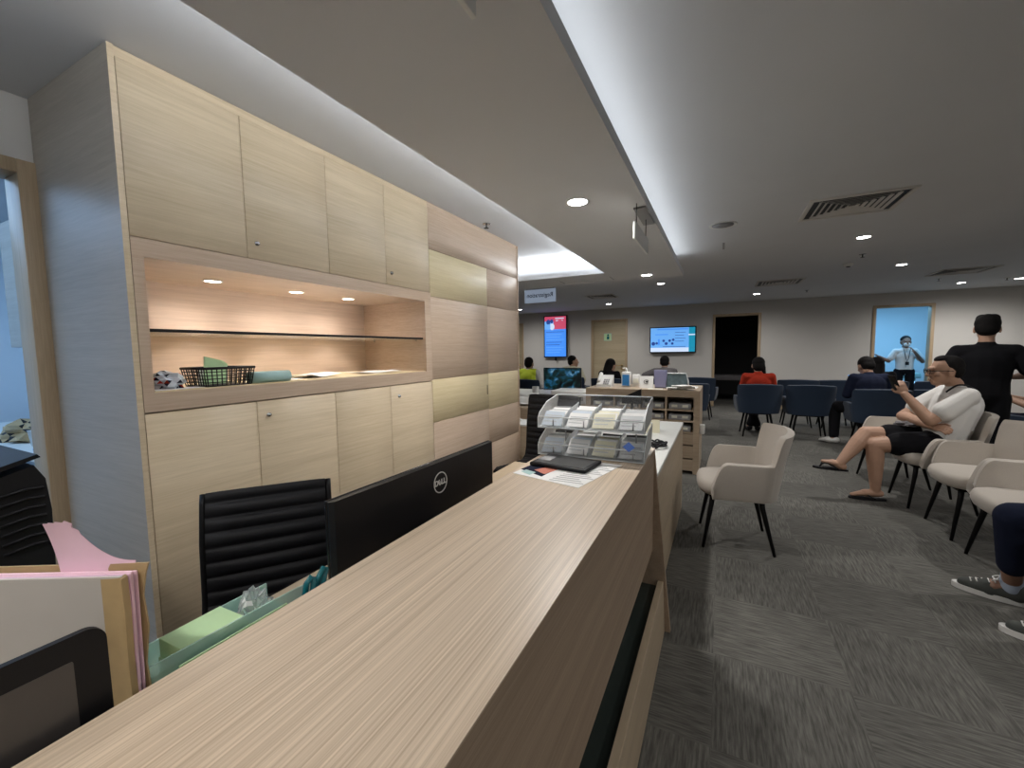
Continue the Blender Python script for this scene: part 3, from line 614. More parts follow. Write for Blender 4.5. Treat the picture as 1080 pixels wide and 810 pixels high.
# ribbed office chair ------------------------------------------------------
def office_chair(loc, rz, label, H=0.98, HW=0.225, arms=False):
    t = thing('office_chair', label, 'office chair', loc, rz, None)
    # side profile of the sling (y forward, z up), local front = +y
    prof = []
    n = 64
    seat = [(0.24, 0.455), (0.20, 0.475), (0.0, 0.455), (-0.16, 0.455), (-0.215, 0.49), (-0.235, 0.56), (-0.25, 0.75), (-0.285, H-0.03), (-0.30, H)]
    # resample polyline
    segs = []; L = 0
    for a, c in zip(seat, seat[1:]): d = math.hypot(c[0]-a[0], c[1]-a[1]); segs.append((L, L+d, a, c)); L += d
    def at(s):
        for s0, s1, a, c in segs:
            if s <= s1+1e-9: u = (s-s0)/(s1-s0); return Vector((a[0]+(c[0]-a[0])*u, a[1]+(c[1]-a[1])*u))
        return Vector(seat[-1])
    rib = 0.048; N = 200; rows_t, rows_b = [], []
    for i in range(N+1):
        s = L*i/N; p = at(s); q0 = at(max(0, s-0.03)); q1 = at(min(L, s+0.03)); d = (q1-q0).normalized(); nrm = Vector((-d.y, d.x))
        if nrm.y < 0 and s < 0.3: nrm = -nrm
        nrm = Vector((d.y, -d.x)) if False else Vector((-d.y, d.x))
        if i == 0: pass
        bulge = 0.016*abs(math.sin(PI*s/rib))**0.5
        c = p
        rows_t.append([Vector((x, c.x, c.y)) - Vector((0, nrm.x, nrm.y))*(-(0.012+bulge*(1-abs(x/(HW+0.01))**8)))*(-1)*(1) for x in [-HW+2*HW*k/10 for k in range(11)]])
        rows_b.append([Vector((x, c.x, c.y)) + Vector((0, nrm.x, nrm.y))*(0.012+bulge*0.6) for x in [-HW+2*HW*k/10 for k in range(11)]])
    b = MB(); b.grid(rows_t, 'leather'); b.grid(rows_b, 'leather')
    for e0, e1 in ((rows_t[0], rows_b[0]), (rows_t[-1], rows_b[-1]), ([r[0] for r in rows_t], [r[0] for r in rows_b]), ([r[-1] for r in rows_t], [r[-1] for r in rows_b])): b.grid([e0, e1], 'leather')
    b.build('ribbed_sling', None, t)
    for s in (-1, 1):
        MB().tube([(s*(HW+0.009), y, z) for y, z in seat], 0.011, 'dark_metal').build('side_rail', None, t)
        if arms: MB().tube([(s*0.245, 0.12, 0.47), (s*0.285, 0.14, 0.55), (s*0.29, 0.10, 0.65), (s*0.29, -0.15, 0.67), (s*0.255, -0.245, 0.66)], 0.012, 'dark_metal').build('armrest', None, t)
    MB().tube([(0, 0, 0.09), (0, 0, 0.43)], [0.028, 0.022], 'dark_metal').build('gas_column', None, t)
    MB().box(-0.12, 0.12, -0.1, 0.1, 0.42, 0.45, 'dark_metal', bev=0.005).build('mechanism', None, t)
    for k in range(5):
        a = 2*PI*k/5+0.3; c, s_ = math.cos(a), math.sin(a)
        MB().tube([(0, 0, 0.10), (c*0.16, s_*0.16, 0.095), (c*0.29, s_*0.29, 0.07)], [0.022, 0.018, 0.013], 'dark_metal').build('base_arm', None, t)
        MB().lathe([(0.026, -0.018), (0.028, -0.01), (0.028, 0.01), (0.026, 0.018)], 'black', n=16, T=Matrix.Translation((c*0.295, s_*0.295, 0.0285)) @ Matrix.Rotation(a, 4, 'Z') @ Matrix.Rotation(PI/2, 4, 'X')).build('caster', None, t)
    return t
office_chair((-1.215, 0.735, 0), math.radians(-129), 'black leather swivel chair with horizontal ribs in front of the lower cupboards', 0.905, 0.185)
office_chair((-1.27, 2.95, 0), math.radians(172), 'black ribbed swivel chair behind the clear brochure stand', 1.0)

# ------------------------------------------------------------------ near left things
# old box file standing at the left edge, pink forms inside
t = thing('box_file', 'worn grey box file with brown taped corner and pink forms at the left edge', 'box file', (-0.778, 0.267, 0.762), math.radians(28))
zt = 0.296
MB().prism([(-0.55, 0.0), (-0.0, 0.0), (0.0, zt), (-0.55, zt+0.002)], 'y', 0.0, 0.004, 'grey_board').build('front_board', None, t)
b = MB(); b.prism([(-0.026, 0.0), (0.0, 0.0), (0.001, zt-0.001), (-0.027, zt-0.002)], 'y', -0.0012, -0.0002, 'tape')
b.prism([(-0.0012, 0.0), (0.003, 0.0), (0.0035, 0.10), (0.002, 0.16), (0.0035, 0.24), (0.002, zt-0.003), (-0.0012, zt)], 'y', -0.001, 0.010, 'tape'); b.build('tape_strip', None, t)
b = MB()
for k in range(7):
    y = 0.008+k*0.0032; top = zt-0.002-0.001*((k*3) % 4); e = 0.0+0.002*math.sin(k*2.3)
    b.prism([(-0.55, 0.02), (e-0.004, 0.02), (e, top), (-0.55, top+0.003)], 'y', y-0.0025, y, 'lilac' if k % 3 == 2 else 'pink')
b.build('paper_bundle', None, t)
zs = [0.0, 0.1, 0.14, 0.2, 0.25, 0.285, zt+0.006]; ed = [0.004, 0.003, 0.0, 0.008, 0.004, 0.010, 0.016]
MB().prism([(-0.55, 0.0)] + list(zip(ed, zs)) + [(-0.55, zt+0.004)], 'y', 0.030, 0.033, 'tape').build('rear_board', None, t)
# curled pink form rising out of the file
b = MB(); rows = []
for i in range(15):
    u = i/14; row = []
    for k in range(29):
        v = k/28; x = -0.112+0.108*v
        h = 0.078 if v < 0.24 else 0.010+0.068*(1-(v-0.24)/0.76)**2.3
        z = zt-0.03+(h+0.03+0.0025*math.sin(v*95)*(u > 0.9)*(v < 0.28))*u
        y = 0.0285+0.006*math.sin(v*2.6)*u-0.016*u*u*(1-v)+0.0030*math.sin(v*80)*(u > 0.72)*(v < 0.34)*(u-0.72)/0.28
        row.append(Vector((x-0.004*u*(v < .2), y, z)))
    rows.append(row)
b.grid(rows, 'pink'); b.grid([[v+Vector((0, 0.0008, 0)) for v in r_] for r_ in rows], 'pink'); b.build('curled_form', None, t)

t = thing('tablet_stand', 'black framed tablet with dark grey screen leaning at the lower left corner', 'tablet', (-0.762, 0.0, 0.762), 0)
def rrect(y0, y1, z0, z1, r, n=8):
    o = []
    for cy_, cz_, a0 in ((y1-r, z1-r, 0), (y0+r, z1-r, 90), (y0+r, z0+r, 180), (y1-r, z0+r, 270)):
        for k in range(n+1):
            a = math.radians(a0+90*k/n); o.append((cy_+r*math.cos(a), cz_+r*math.sin(a)))
    return o
Ty = Matrix.Rotation(math.radians(-1), 4, 'Y')
MB().prism(rrect(-0.03, 0.240, 0.0, 0.251, 0.022), 'x', 0.0, 0.010, 'black', T=Ty).build('case', None, t)
MB().prism(rrect(0.0, 0.198, 0.12, 0.178, 0.002), 'x', 0.0102, 0.0108, 'grey_pl', T=Ty).build('screen', None, t) if False else MB().prism(rrect(0.0, 0.205, 0.04, 0.218, 0.003), 'x', 0.0102, 0.0110, M.setdefault('tab_grey', plain('tablet_screen', (0.075, 0.068, 0.066), 0.35)), T=Ty).build('screen', None, t)
MB().box(-0.02, 0.20, 0.0, 0.022, -0.0005, 0.004, 'black').build('foot', None, t) if False else None

# black machine beyond the file
t = thing('office_machine', 'black plastic office machine with curved lid and side vents beyond the pink forms', 'office machine', (-1.36, 0.0, 0), 0)
prof = [(-0.5, 0.62), (0.335, 0.62), (0.345, 1.05), (0.34, 1.12), (0.325, 1.152), (0.27, 1.135), (0.18, 1.105), (0.05, 1.09), (-0.5, 1.085)]
MB().prism(prof, 'x', -0.16, 0.06, 'black', smooth=False).build('body', None, t)
prof = [(-0.5, 1.112), (0.05, 1.118), (0.18, 1.136), (0.27, 1.158), (0.33, 1.175), (0.335, 1.168), (0.27, 1.148), (0.18, 1.124), (0.05, 1.104), (-0.5, 1.098)]
MB().prism(prof, 'x', -0.16, 0.065, 'leather').build('lid', None, t)
for k in range(7):
    z = 0.985+0.020*k
    MB().tube([(0.062, 0.270, z-0.008), (0.065, 0.31, z), (0.062, 0.335, z-0.003)], 0.003, 'leather', n=6).build('vent_slat', None, t)
MB().box(-0.12, 0.03, -0.4, 0.28, 0, 0.62, 'black').build('pedestal', None, t)

# pale green papers in a mint acrylic tray
t = thing('letter_tray', 'mint translucent acrylic letter tray between the counter and the ribbed chair', 'tray', (-0.885, 0.45, 0.763), 0.0)
b = MB(); b.box(-0.115, 0.115, -0.165, 0.175, 0, 0.004, 'mint')
b.prism([(-0.165, 0.004), (0.185, 0.004), (0.195, 0.09), (0.17, 0.108), (0.13, 0.118), (0.09, 0.121), (-0.165, 0.127)], 'x', 0.086, 0.089, 'mint'); b.box(-0.115, -0.111, -0.165, 0.165, 0.004, 0.05, 'mint'); b.box(-0.111, 0.111, -0.165, -0.161, 0.004, 0.09, 'mint'); b.build('tray_body', None, t)
for k in range(3):
    o = MB().box(-0.04, 0.045, -0.09+0.01*k, 0.07-0.018*k, 0, 0.036, 'green', bev=0.001, seg=1).build('form_pad', None, None, (-0.855+0.003*k, 0.42+0.008*(k % 2), 0.768+0.0365*k), (0, 0, 0.02*(k-1)))
    tag(o, ('pad of pale green forms at the bottom of the mint tray', 'middle pad of pale green forms in the mint tray', 'topmost pad of pale green forms in the mint tray')[k], 'paper pad', 'pale green forms in the mint tray')
tag(MB().box(-0.003, 0.0, -0.09, 0.10, 0, 0.112, 'green').build('green_form', None, None, (-0.778, 0.42, 0.7625)), 'pale green form standing upright between the mint tray and the counter', 'paper')
b = MB()
b.tube([(0, 0, 0), (0.004, 0.012, 0.03), (0.0, 0.02, 0.06), (0, 0.014, 0.066), (-0.004, 0.004, 0.055), (-0.004, -0.004, 0.02)], 0.006, 'teal', n=8)
b.tube([(0, 0.02, 0), (0.002, 0.04, 0.03), (0, 0.055, 0.065), (0, 0.048, 0.07), (-0.004, 0.036, 0.05), (-0.004, 0.02, 0.01)], 0.006, 'teal', n=8)
b.box(-0.012, 0.012, -0.03, 0.03, -0.004, 0.022, 'teal', bev=0.004)
tag(b.build('bulldog_clip', None, None, (-0.772, 0.560, 0.838), (0, 0, 0.1)), 'teal transparent plastic clip beside the counter edge', 'clip')
tag(MB().box(-0.015, 0.015, -0.03, 0.055, 0, 0.071, 'white_pl', bev=0.004).build('tape_dispenser', None, None, (-0.772, 0.565, 0.7625)), 'small white dispenser under the teal clip', 'dispenser')
crumple('plastic_wrap', 'crumpled clear plastic wrap standing behind the green forms', 'plastic wrap', (-0.92, 0.535, 0.7625), 0.018, 0.035, 0.062, ['acr_frost', 'paper'], 11)

# ------------------------------------------------------------------ on the counter, far end
def four(name, pts, z, th, mat, label, cat):
    o = MB().prism(pts, 'z', z, z+th, mat).build(name); return tag(o, label, cat)
t = thing('brochure_sheet', 'printed brochure sheet with a colour photo lying under the black keyboard tray', 'brochure', (0, 0, CT))
MB().prism([(-0.721, 1.44), (-0.433, 1.37), (-0.355, 1.72), (-0.68, 1.74)], 'z', 0.0003, 0.0015, 'paper').build('sheet', None, t)
b = MB(); b.prism([(-0.715, 1.50), (-0.60, 1.44), (-0.575, 1.60), (-0.69, 1.62)], 'z', 0.0016, 0.002, 'navy_cloth'); b.prism([(-0.66, 1.51), (-0.60, 1.47), (-0.575, 1.55), (-0.62, 1.58)], 'z', 0.0021, 0.0024, M.setdefault('coral', plain('coral_ink', (0.55, 0.16, 0.10), 0.6)))
b.prism([(-0.70, 1.47), (-0.65, 1.44), (-0.64, 1.48), (-0.69, 1.50)], 'z', 0.0021, 0.0024, 'teal_paper'); b.build('photo_print', None, t)
b = MB()
for k in range(13):
    y = 1.415+k*0.022; x0 = -0.56+0.006*k; b.box(x0, x0+0.13-0.02*(k % 3), y, y+0.006, 0.0016, 0.002, 'grey_pl')
b.build('text_lines', None, t)
t = thing('keyboard_tray', 'flat black tablet-like tray lying on the brochure sheet', 'tray', (-0.56, 1.63, CT+0.003), math.radians(-7))
MB().box(-0.135, 0.115, -0.085, 0.085, 0.0, 0.014, 'leather', bev=0.004).build('case', None, t)
MB().box(-0.12, 0.10, -0.07, 0.07, 0.0141, 0.0155, M.setdefault('charcoal', plain('charcoal_plastic', (0.045, 0.045, 0.045), 0.35))).build('top_panel', None, t)
MB().box(-0.125, -0.07, -0.03, 0.035, 0.0156, 0.017, 'grey_pl', bev=0.001, seg=1).build('card_slot', None, t)

# two-tier clear acrylic brochure stand
t = thing('brochure_stand', 'two-tier clear acrylic brochure stand on the far end of the counter', 'brochure stand', (-0.515, 1.90, CT), math.radians(2))
W2 = 0.235; th = 0.004
def tier(z, n):
    # side cheeks (y,z outline) and panels; front at -y
    out = [(-0.14, z+0.0), (0.10, z+0.02), (0.15, z+0.10), (0.15, z+0.122), (-0.02, z+0.105), (-0.12, z+0.065), (-0.14, z+0.045)]
    for s in (-1, 1):
        c = MB().prism(out, 'x', s*W2-th/2, s*W2+th/2, 'acr_frost' if s > 0 else 'acrylic').build('side_cheek', None, t)
        MB().tube([(s*W2, y, zz) for y, zz in out]+[(s*W2, out[0][0], out[0][1])], 0.0022, 'acr_edge', n=6).build('cheek_edge', None, c)
    f = MB().box(-W2, W2, -0.142, -0.138, z, z+0.050, 'acrylic').build('front_lip', None, t)
    e = MB()
    for zz in (z+0.001, z+0.05): e.tube([(-W2, -0.14, zz), (W2, -0.14, zz)], 0.0026, 'acr_edge', n=6)
    e.build('lip_edge', None, f)
    fl = MB(); fl.prism([(-0.138, z), (0.10, z+0.018), (0.10, z+0.022), (-0.138, z+0.004)], 'x', -W2+.003, W2-.003, 'acrylic'); fl.build('tier_floor', None, t)
    bk_ = MB(); bk_.prism([(0.10, z+0.02), (0.104, z+0.02), (0.154, z+0.10), (0.154, z+0.122), (0.150, z+0.122), (0.150, z+0.10)], 'x', -W2+.003, W2-.003, 'acrylic')
    bk = bk_.build('back_panel', None, t); e = MB(); e.tube([(-W2, 0.152, z+0.123), (W2, 0.152, z+0.123)], 0.003, 'acr_edge', n=6); e.build('back_edge', None, bk)
    for x in [-W2+2*W2*k/4 for k in range(1, 4)]:
        d = MB(); d.prism([(-0.137, z+0.005), (0.098, z+0.023), (0.14, z+0.09), (-0.02, z+0.075), (-0.137, z+0.045)], 'x', x-0.0012, x+0.0012, 'acrylic'); d.build('divider', None, t)
    for x in (-0.16, -0.02, 0.19): MB().tube([(x, -0.144, z+0.012), (x, -0.144, z+0.04)], 0.003, 'grey_pl', n=8).build('clip_pin', None, t)
tier(0.004, 0); tier(0.128, 1)
for x in (-0.13, 0.19): MB().tube([(x, -0.05, 0.0), (x, -0.05, 0.14)], 0.0035, 'grey_pl', n=8).build('standoff', None, t)
rnd = random.Random(5)
gl = 'leaflets in the brochure stand'
M['leaf_c'] = plain('leaflet_cream', (0.70, 0.68, 0.52), 0.7); M['leaf_g'] = plain('leaflet_grey', (0.50, 0.52, 0.53), 0.7); M['leaf_b'] = plain('leaflet_blue', (0.55, 0.62, 0.70), 0.7)
pos4 = ['at the left end', 'second from left', 'second from right', 'at the right end']
for tr in (0, 1):
    for col in range(4):
        x = -W2+2*W2*(col+0.5)/4; n = 5
        mats = [['leaf_b', 'paper', 'leaf_g', 'paper', 'leaf_g'], ['paper', 'leaf_b', 'leaf_g', 'paper', 'paper'], ['leaf_c', 'paper', 'leaf_c', 'leaf_g', 'paper'], ['leaf_g', 'paper', 'leaf_g', 'leaf_g', 'paper']][col]
        b = MB(); z = 0.010+0.124*tr
        for k in range(n):
            yy = -0.125+0.038*k; zz = z+0.006*k*0.35+0.003
            T = Matrix.Translation((x, yy, zz)) @ Matrix.Rotation(math.radians(38+rnd.uniform(-3, 3)), 4, 'X') @ Matrix.Rotation(rnd.uniform(-0.04, 0.04), 4, 'Z')
            b.box(-0.047, 0.047, 0, 0.085, 0, 0.0022, mats[k], T=T)
            for q in range(3): b.box(-0.04, 0.02+0.01*q, 0.02+0.018*q, 0.026+0.018*q, 0.0023, 0.0026, 'leaf_g' if mats[k] != 'leaf_g' else 'grey_pl', T=T)
            if k == n-1 and col in (0, 2, 3): b.box(-0.047, 0.047, 0.045, 0.082, 0.0024, 0.0028, 'charcoal', T=T)
        o = b.build('leaflet_stack', None, None, (-0.515, 1.90, CT), (0, 0, math.radians(2)))
        tag(o, 'fanned leaflet bundle %s of the %s tier of the clear stand' % (pos4[col], ('lower', 'upper')[tr]), 'leaflets', gl)
tag(MB().prism([(0.0, -0.02), (0.025, 0.0), (0.0, 0.022), (-0.025, 0.0)], 'y', 0, 0.002, 'acr_blue').build('price_tag', None, None, (-0.332, 1.735, CT+0.075)), 'blue sticker tag on the right end of the clear stand', 'tag')

# phone, handset and cables on the white desk
t = thing('desk_phone', 'cream desk phone on the white worktop beyond the brochure stand', 'telephone', (-0.50, 3.35, 0.745), 0.25)
b = MB(); b.prism([(-0.09, 0), (0.09, 0), (0.09, 0.03), (0.02, 0.07), (-0.09, 0.10)], 'x', -0.08, 0.08, 'cream_cloth'); b.build('phone_base', None, t)
MB().tube([(-0.06, -0.07, 0.115), (-0.06, -0.03, 0.135), (-0.06, 0.05, 0.12), (-0.06, 0.09, 0.075)], [0.024, 0.016, 0.016, 0.024], 'cream_cloth').build('handset', None, t)
b = MB()
for i in range(4):
    for k in range(3): b.box(0.0+k*0.022, 0.016+k*0.022, -0.02+i*0.02, -0.006+i*0.02, 0.075-0.012*i, 0.080-0.012*i, 'grey_pl')
b.build('keypad', None, t)
def squiggle(cx, cy_, z, r, n, seed):
    q = random.Random(seed); return [(cx+r*math.cos(i*0.9)*q.uniform(.5, 1.1), cy_+r*1.3*math.sin(i*0.9)*q.uniform(.5, 1.1), z+q.uniform(0.0, 0.03)) for i in range(n)]
from mathutils.geometry import interpolate_bezier
def smooth_pts(p, m=6):
    p = [Vector(a) for a in p]; o = []
    for i in range(len(p)-1):
        a, b_ = p[max(i-1, 0)], p[i]; c, d = p[i+1], p[min(i+2, len(p)-1)]
        for k in range(m):
            u = k/m; o.append(0.5*((2*b_)+(c-a)*u+(2*a-5*b_+4*c-d)*u*u+(-a+3*b_-3*c+d)*u**3))
    o.append(p[-1]); return o
tag(MB().tube(smooth_pts(squiggle(-0.35, 2.80, 0.755, 0.06, 34, 4)), 0.006, 'black', n=6).build('cable_bundle'), 'tangle of black cables on the white worktop', 'cables')
tag(MB().tube(smooth_pts(squiggle(-0.40, 2.60, 0.752, 0.05, 12, 9)), 0.003, 'white_pl', n=6).build('white_cable'), 'thin white cable beside the black cable tangle', 'cable')
t = thing('pen_cup', 'small white cup behind the right end of the clear stand', 'cup', (-0.345, 2.2, 0.745))
MB().lathe([(0.022, 0), (0.026, 0.17), (0.023, 0.17), (0.02, 0.01)], 'white_pl').build('cup', None, t)

# ------------------------------------------------------------------ BOOKCASE DESK with pigeonholes
BY = 4.893
t = thing('pigeonhole_desk', 'oak desk return with pigeonholes and drawers facing the camera', 'desk', (0, BY, 0))
MB().box(-1.45, -0.19, 0, 0.75, 0.845, 0.92, 'oak_cross').build('top', None, t)
MB().box(-0.25, -0.19, 0, 0.75, 0, 0.8445, 'oak_cross').build('end_panel', None, t)
MB().box(-1.45, -1.39, 0, 0.75, 0, 0.8445, 'oak_cross').build('end_panel', None, t)
MB().box(-1.39, -0.25, 0.40, 0.42, 0, 0.8445, 'oak_cross').build('back_panel', None, t)
XD = [-1.39, -1.11, -0.82, -0.535, -0.25]
for x in XD[1:-1]: MB().box(x-0.01, x+0.01, 0.004, 0.40, 0.03, 0.8445, 'oak_cross').build('divider', None, t)
for i in range(4):
    a = XD[i]+(0.01 if i else 0)+.001; c = XD[i+1]-(0.01 if i < 3 else 0)-.001
    for z in (0.70, 0.58, 0.455): MB().box(a, c, 0.004, 0.399, z-0.009, z+0.009, 'oak_cross').build('shelf', None, t)
    for z0, z1 in ((0.325, 0.445), (0.175, 0.315), (0.035, 0.165)):
        MB().box(a, c, 0.002, 0.38, z0, z1-0.006, 'oak_cross').build('drawer', None, t)

MB().box(-0.189, -0.14, 0.07, 0.15, 0.44, 0.54, 'white_pl', bev=0.004).build('socket_box', None, t)
rows_n = ['top', 'middle', 'bottom']
for i in range(4):
    for r_, z in enumerate((0.709, 0.589, 0.464)):
        cx = (XD[i]+XD[i+1])/2
        q = thing('document_tray', 'grey document tray with white labels, %s row, %s pigeonhole column' % (rows_n[r_], ('leftmost', 'second', 'third', 'rightmost')[i]), 'document tray', (cx, BY+0.20, z+0.001), 0, 'grey document trays in the pigeonholes')
        b = MB(); b.box(-0.115, 0.115, -0.17, 0.17, 0, 0.06, 'grey_pl', bev=0.003); b.build('tray_box', None, q)
        MB().box(-0.085, -0.025, -0.173, -0.1702, 0.02, 0.048, 'label').build('label_card', None, q)
        MB().box(0.025, 0.085, -0.173, -0.1702, 0.02, 0.048, 'label').build('label_card', None, q)

ZT2 = 0.92
t = thing('sanitiser_bottle', 'white pump bottle with blue label on the pigeonhole desk', 'bottle', (-1.03, 5.2, ZT2))
MB().box(-0.055, 0.055, -0.035, 0.035, 0, 0.185, 'white_pl', bev=0.018, seg=3).build('bottle', None, t); MB().box(-0.042, 0.042, -0.0375, -0.035, 0.015, 0.15, 'blue_liq').build('label_panel', None, t)
MB().tube([(0, 0, 0.18), (0, 0, 0.225), ], 0.014, 'white_pl').build('pump_neck', None, t); MB().tube([(0, 0, 0.228), (-0.045, 0, 0.226)], 0.008, 'white_pl').build('spout', None, t)
t = thing('box_carton', 'white upright carton right of the sanitiser bottle', 'carton', (-0.915, 5.22, ZT2)); MB().box(-0.04, 0.04, -0.03, 0.03, 0, 0.15, 'white_pl', bev=0.002, seg=1).build('carton', None, t)
MB().box(-0.03, 0.03, -0.0315, -0.030, 0.05, 0.10, 'label').build('printed_label', None, t)
t = thing('table_card', 'white stand-up card with a dark round mark on the pigeonhole desk', 'card', (-0.775, 5.1, ZT2))
b = MB(); b.prism([(-0.03, 0), (0, 0.14), (0.03, 0), (0.027, 0), (0, 0.13), (-0.027, 0)], 'x', -0.075, 0.075, 'paper'); b.build('folded_card', None, t)
b = MB(); T = Matrix.Translation((0, -0.019, 0.075)) @ Matrix.Rotation(math.radians(78), 4, 'X')
for (a0, a1) in ((30, 330),):
    b.tube([T @ Vector((0.028*math.cos(math.radians(a)), 0.022*math.sin(math.radians(a)), 0.0)) for a in range(a0, a1, 15)], 0.003, 'charcoal', n=5)
b.box(-0.008, 0.02, -0.01, 0.01, -0.001, 0.002, 'charcoal', T=T); b.build('printed_mark', None, t)
t = thing('leaflet_holder', 'frosted purple upright leaflet holder on the pigeonhole desk', 'leaflet holder', (-0.625, 5.15, ZT2)); MB().prism([(-0.06, 0.0), (0.06, 0.0), (0.072, 0.21), (-0.072, 0.21)], 'y', -0.03, 0.03, 'purple').build('holder', None, t)
MB().box(-0.06, 0.06, -0.032, -0.03, 0.0, 0.01, 'black').build('holder_foot', None, t)
t = thing('storage_basket', 'clear plastic basket with dark plaid lining on the pigeonhole desk', 'basket', (-0.45, 5.2, ZT2+0.0)); b = MB()
b.prism([(-0.11, 0), (0.09, 0), (0.115, 0.08), (0.10, 0.17), (-0.10, 0.17)], 'y', -0.07, 0.07, M.setdefault('plaid', plain('plaid_cloth', (0.10, 0.15, 0.17), 0.6, noise=0.6, nscale=25)))
b.build('basket_body', None, t); MB().tube([(-0.10, -0.07, 0.175), (0.10, -0.07, 0.175), (0.125, -0.07, 0.09), (0.13, -0.07, 0.02)], 0.007, 'acr_edge').build('rim', None, t)
for k, (x, y, r_) in enumerate(((-0.43, 4.98, 0.2), (-0.33, 5.0, -0.3), (-0.38, 4.96, 0.05))):
    sheet('paper_sheet', ('loose sheet at the bottom of the pile on the pigeonhole desk', 'loose sheet leaning right in the pile on the pigeonhole desk', 'topmost loose sheet on the pigeonhole desk')[k], x, y, ZT2+0.001+0.013*k, 0.21, 0.12, r_, curl=0.018, group='loose sheets on the pigeonhole desk')
sheet('paper_sheet', 'pale sheet lying in front of the purple leaflet holder', -0.66, 4.98, ZT2+0.001, 0.16, 0.1, 0.1, mat='label')
t = thing('card_terminal', 'white angled card terminal phone left of the sanitiser bottle', 'telephone', (-1.28, 5.15, ZT2)); MB().prism([(-0.07, 0), (0.09, 0), (0.09, 0.14), (-0.07, 0.03)], 'x', -0.09, 0.09, 'white_pl').build('body', None, t)
MB().tube([(-0.07, -0.04, 0.065), (-0.075, 0.02, 0.115), (-0.07, 0.09, 0.155)], [0.022, 0.016, 0.024], 'white_pl').build('handset', None, t)
b = MB(); Tm = Matrix.Rotation(math.radians(34.5), 4, 'X')
for i in range(3):
    for k in range(3): b.box(-0.01+k*0.025, 0.008+k*0.025, -0.035+i*0.035, -0.015+i*0.035, 0.068, 0.075, 'grey_pl', T=Tm)
b.build('keypad', None, t)
t = thing('wedge_stand', 'black wedge-shaped screen back in front of the pigeonhole desk', 'screen', (-0.84, 4.52, 0.0)); 
MB().prism([(-0.10, 0.865), (0.10, 0.96), (0.10, 0.80), (-0.10, 0.80)], 'y', -0.01, 0.02, 'black').build('panel', None, t); MB().tube([(0, 0.03, 0.02), (0, 0.03, 0.85)], 0.015, 'black').build('pole', None, t); MB().lathe([(0.13, 0), (0.13, 0.012), (0.02, 0.025)], 'black').build('foot', None, t)

# ------------------------------------------------------------------ left middle-distance office
t = thing('side_desk', 'oak desk beyond the cabinets with a printer and papers', 'desk', (0, 0, 0)); MB().box(-3.3, -1.50, 4.25, 4.85, 0.71, 0.74, 'oak_cross').build('worktop', None, t)
MB().box(-3.3, -1.50, 4.27, 4.29, 0.40, 0.7095, 'oak_cross').build('modesty_panel', None, t)
for x in (-3.28, -1.54): MB().box(x-0.02, x+0.02, 4.29, 4.85, 0, 0.7095, 'oak_cross').build('end_panel', None, t)
t = thing('printer', 'small white printer with paper on the desk beyond the cabinets', 'printer', (-2.07, 4.55, 0.74)); MB().box(-0.17, 0.17, -0.12, 0.14, 0.0, 0.09, 'white_pl', bev=0.02, seg=3).build('body', None, t)
MB().box(-0.12, 0.12, -0.02, 0.10, 0.09, 0.125, 'white_pl', bev=0.012).build('paper_feed', None, t); MB().box(-0.10, 0.10, -0.20, -0.12, 0.02, 0.028, 'paper').build('paper_output', None, t)
t = thing('drawer_pedestal', 'oak slotted pedestal at the far end of the tall cabinet', 'cabinet', (-1.86, 4.0, 0)); MB().box(-0.16, 0.14, -0.12, 0.20, 0.0, 0.60, 'oak_desk').build('body', None, t)
for k in range(6): MB().box(-0.155, -0.135, -0.124, -0.12, 0.05+k*0.09, 0.09+k*0.09, 'black').build('slot', None, t)
MB().box(-0.165, 0.145, -0.125, 0.205, 0.6, 0.615, 'white_pl').build('lid', None, t)
t = thing('mug', 'small white mug on the slotted pedestal', 'mug', (-1.94, 3.98, 0.6155)); MB().lathe([(0.028, 0), (0.032, 0.06), (0.029, 0.06), (0.025, 0.005)], 'white_pl').build('cup', None, t); MB().tube(smooth_pts([(0.03, 0, 0.05), (0.052, 0, 0.04), (0.05, 0, 0.02), (0.029, 0, 0.012)]), 0.004, 'white_pl').build('handle', None, t)
# staff desk further back carrying the video monitor
t = thing('office_desk', 'white office desk under the monitor with the blue video', 'desk', (0, 0, 0)); MB().box(-3.4, -1.25, 5.85, 6.5, 0.70, 0.725, 'white').build('worktop', None, t)
MB().box(-3.4, -1.25, 5.87, 5.89, 0.1, 0.6995, 'black').build('front_panel', None, t)
for x in (-3.38, -1.28): MB().box(x-0.015, x+0.015, 5.89, 6.5, 0, 0.6995, 'white').build('end_panel', None, t)
t = thing('computer_monitor', 'black monitor facing the camera and playing a blue-green video', 'monitor', (-2.15, 6.0, 0.7255), 0.0)
MB().box(-0.30, 0.30, 0, 0.03, 0.045, 0.385, 'black', bev=0.004).build('bezel', None, t)
def video_mat():
    mt, nt, bs = new_mat('video_picture'); tc = nt.nodes.new('ShaderNodeTexCoord'); n = nt.nodes.new('ShaderNodeTexNoise'); n.inputs['Scale'].default_value = 9; n.inputs['Detail'].default_value = 5; n.inputs['Distortion'].default_value = 1.2
    cr = nt.nodes.new('ShaderNodeValToRGB'); e = cr.color_ramp; e.elements[0].position = 0.40; e.elements[0].color = (0.001, 0.003, 0.004, 1); e.elements[1].position = 0.72; e.elements[1].color = (0.22, 0.42, 0.55, 1)
    k = e.elements.new(0.5); k.color = (0.004, 0.03, 0.03, 1); k = e.elements.new(0.60); k.color = (0.01, 0.10, 0.22, 1)
    nt.links.new(tc.outputs['Object'], n.inputs['Vector']); nt.links.new(n.outputs['Fac'], cr.inputs[0]); nt.links.new(cr.outputs[0], bs.inputs['Emission Color']); bs.inputs['Emission Strength'].default_value = 0.4; bs.inputs['Base Color'].default_value = (0.01, 0.01, 0.01, 1); bs.inputs['Roughness'].default_value = 0.3
    return mt
M['video'] = video_mat()
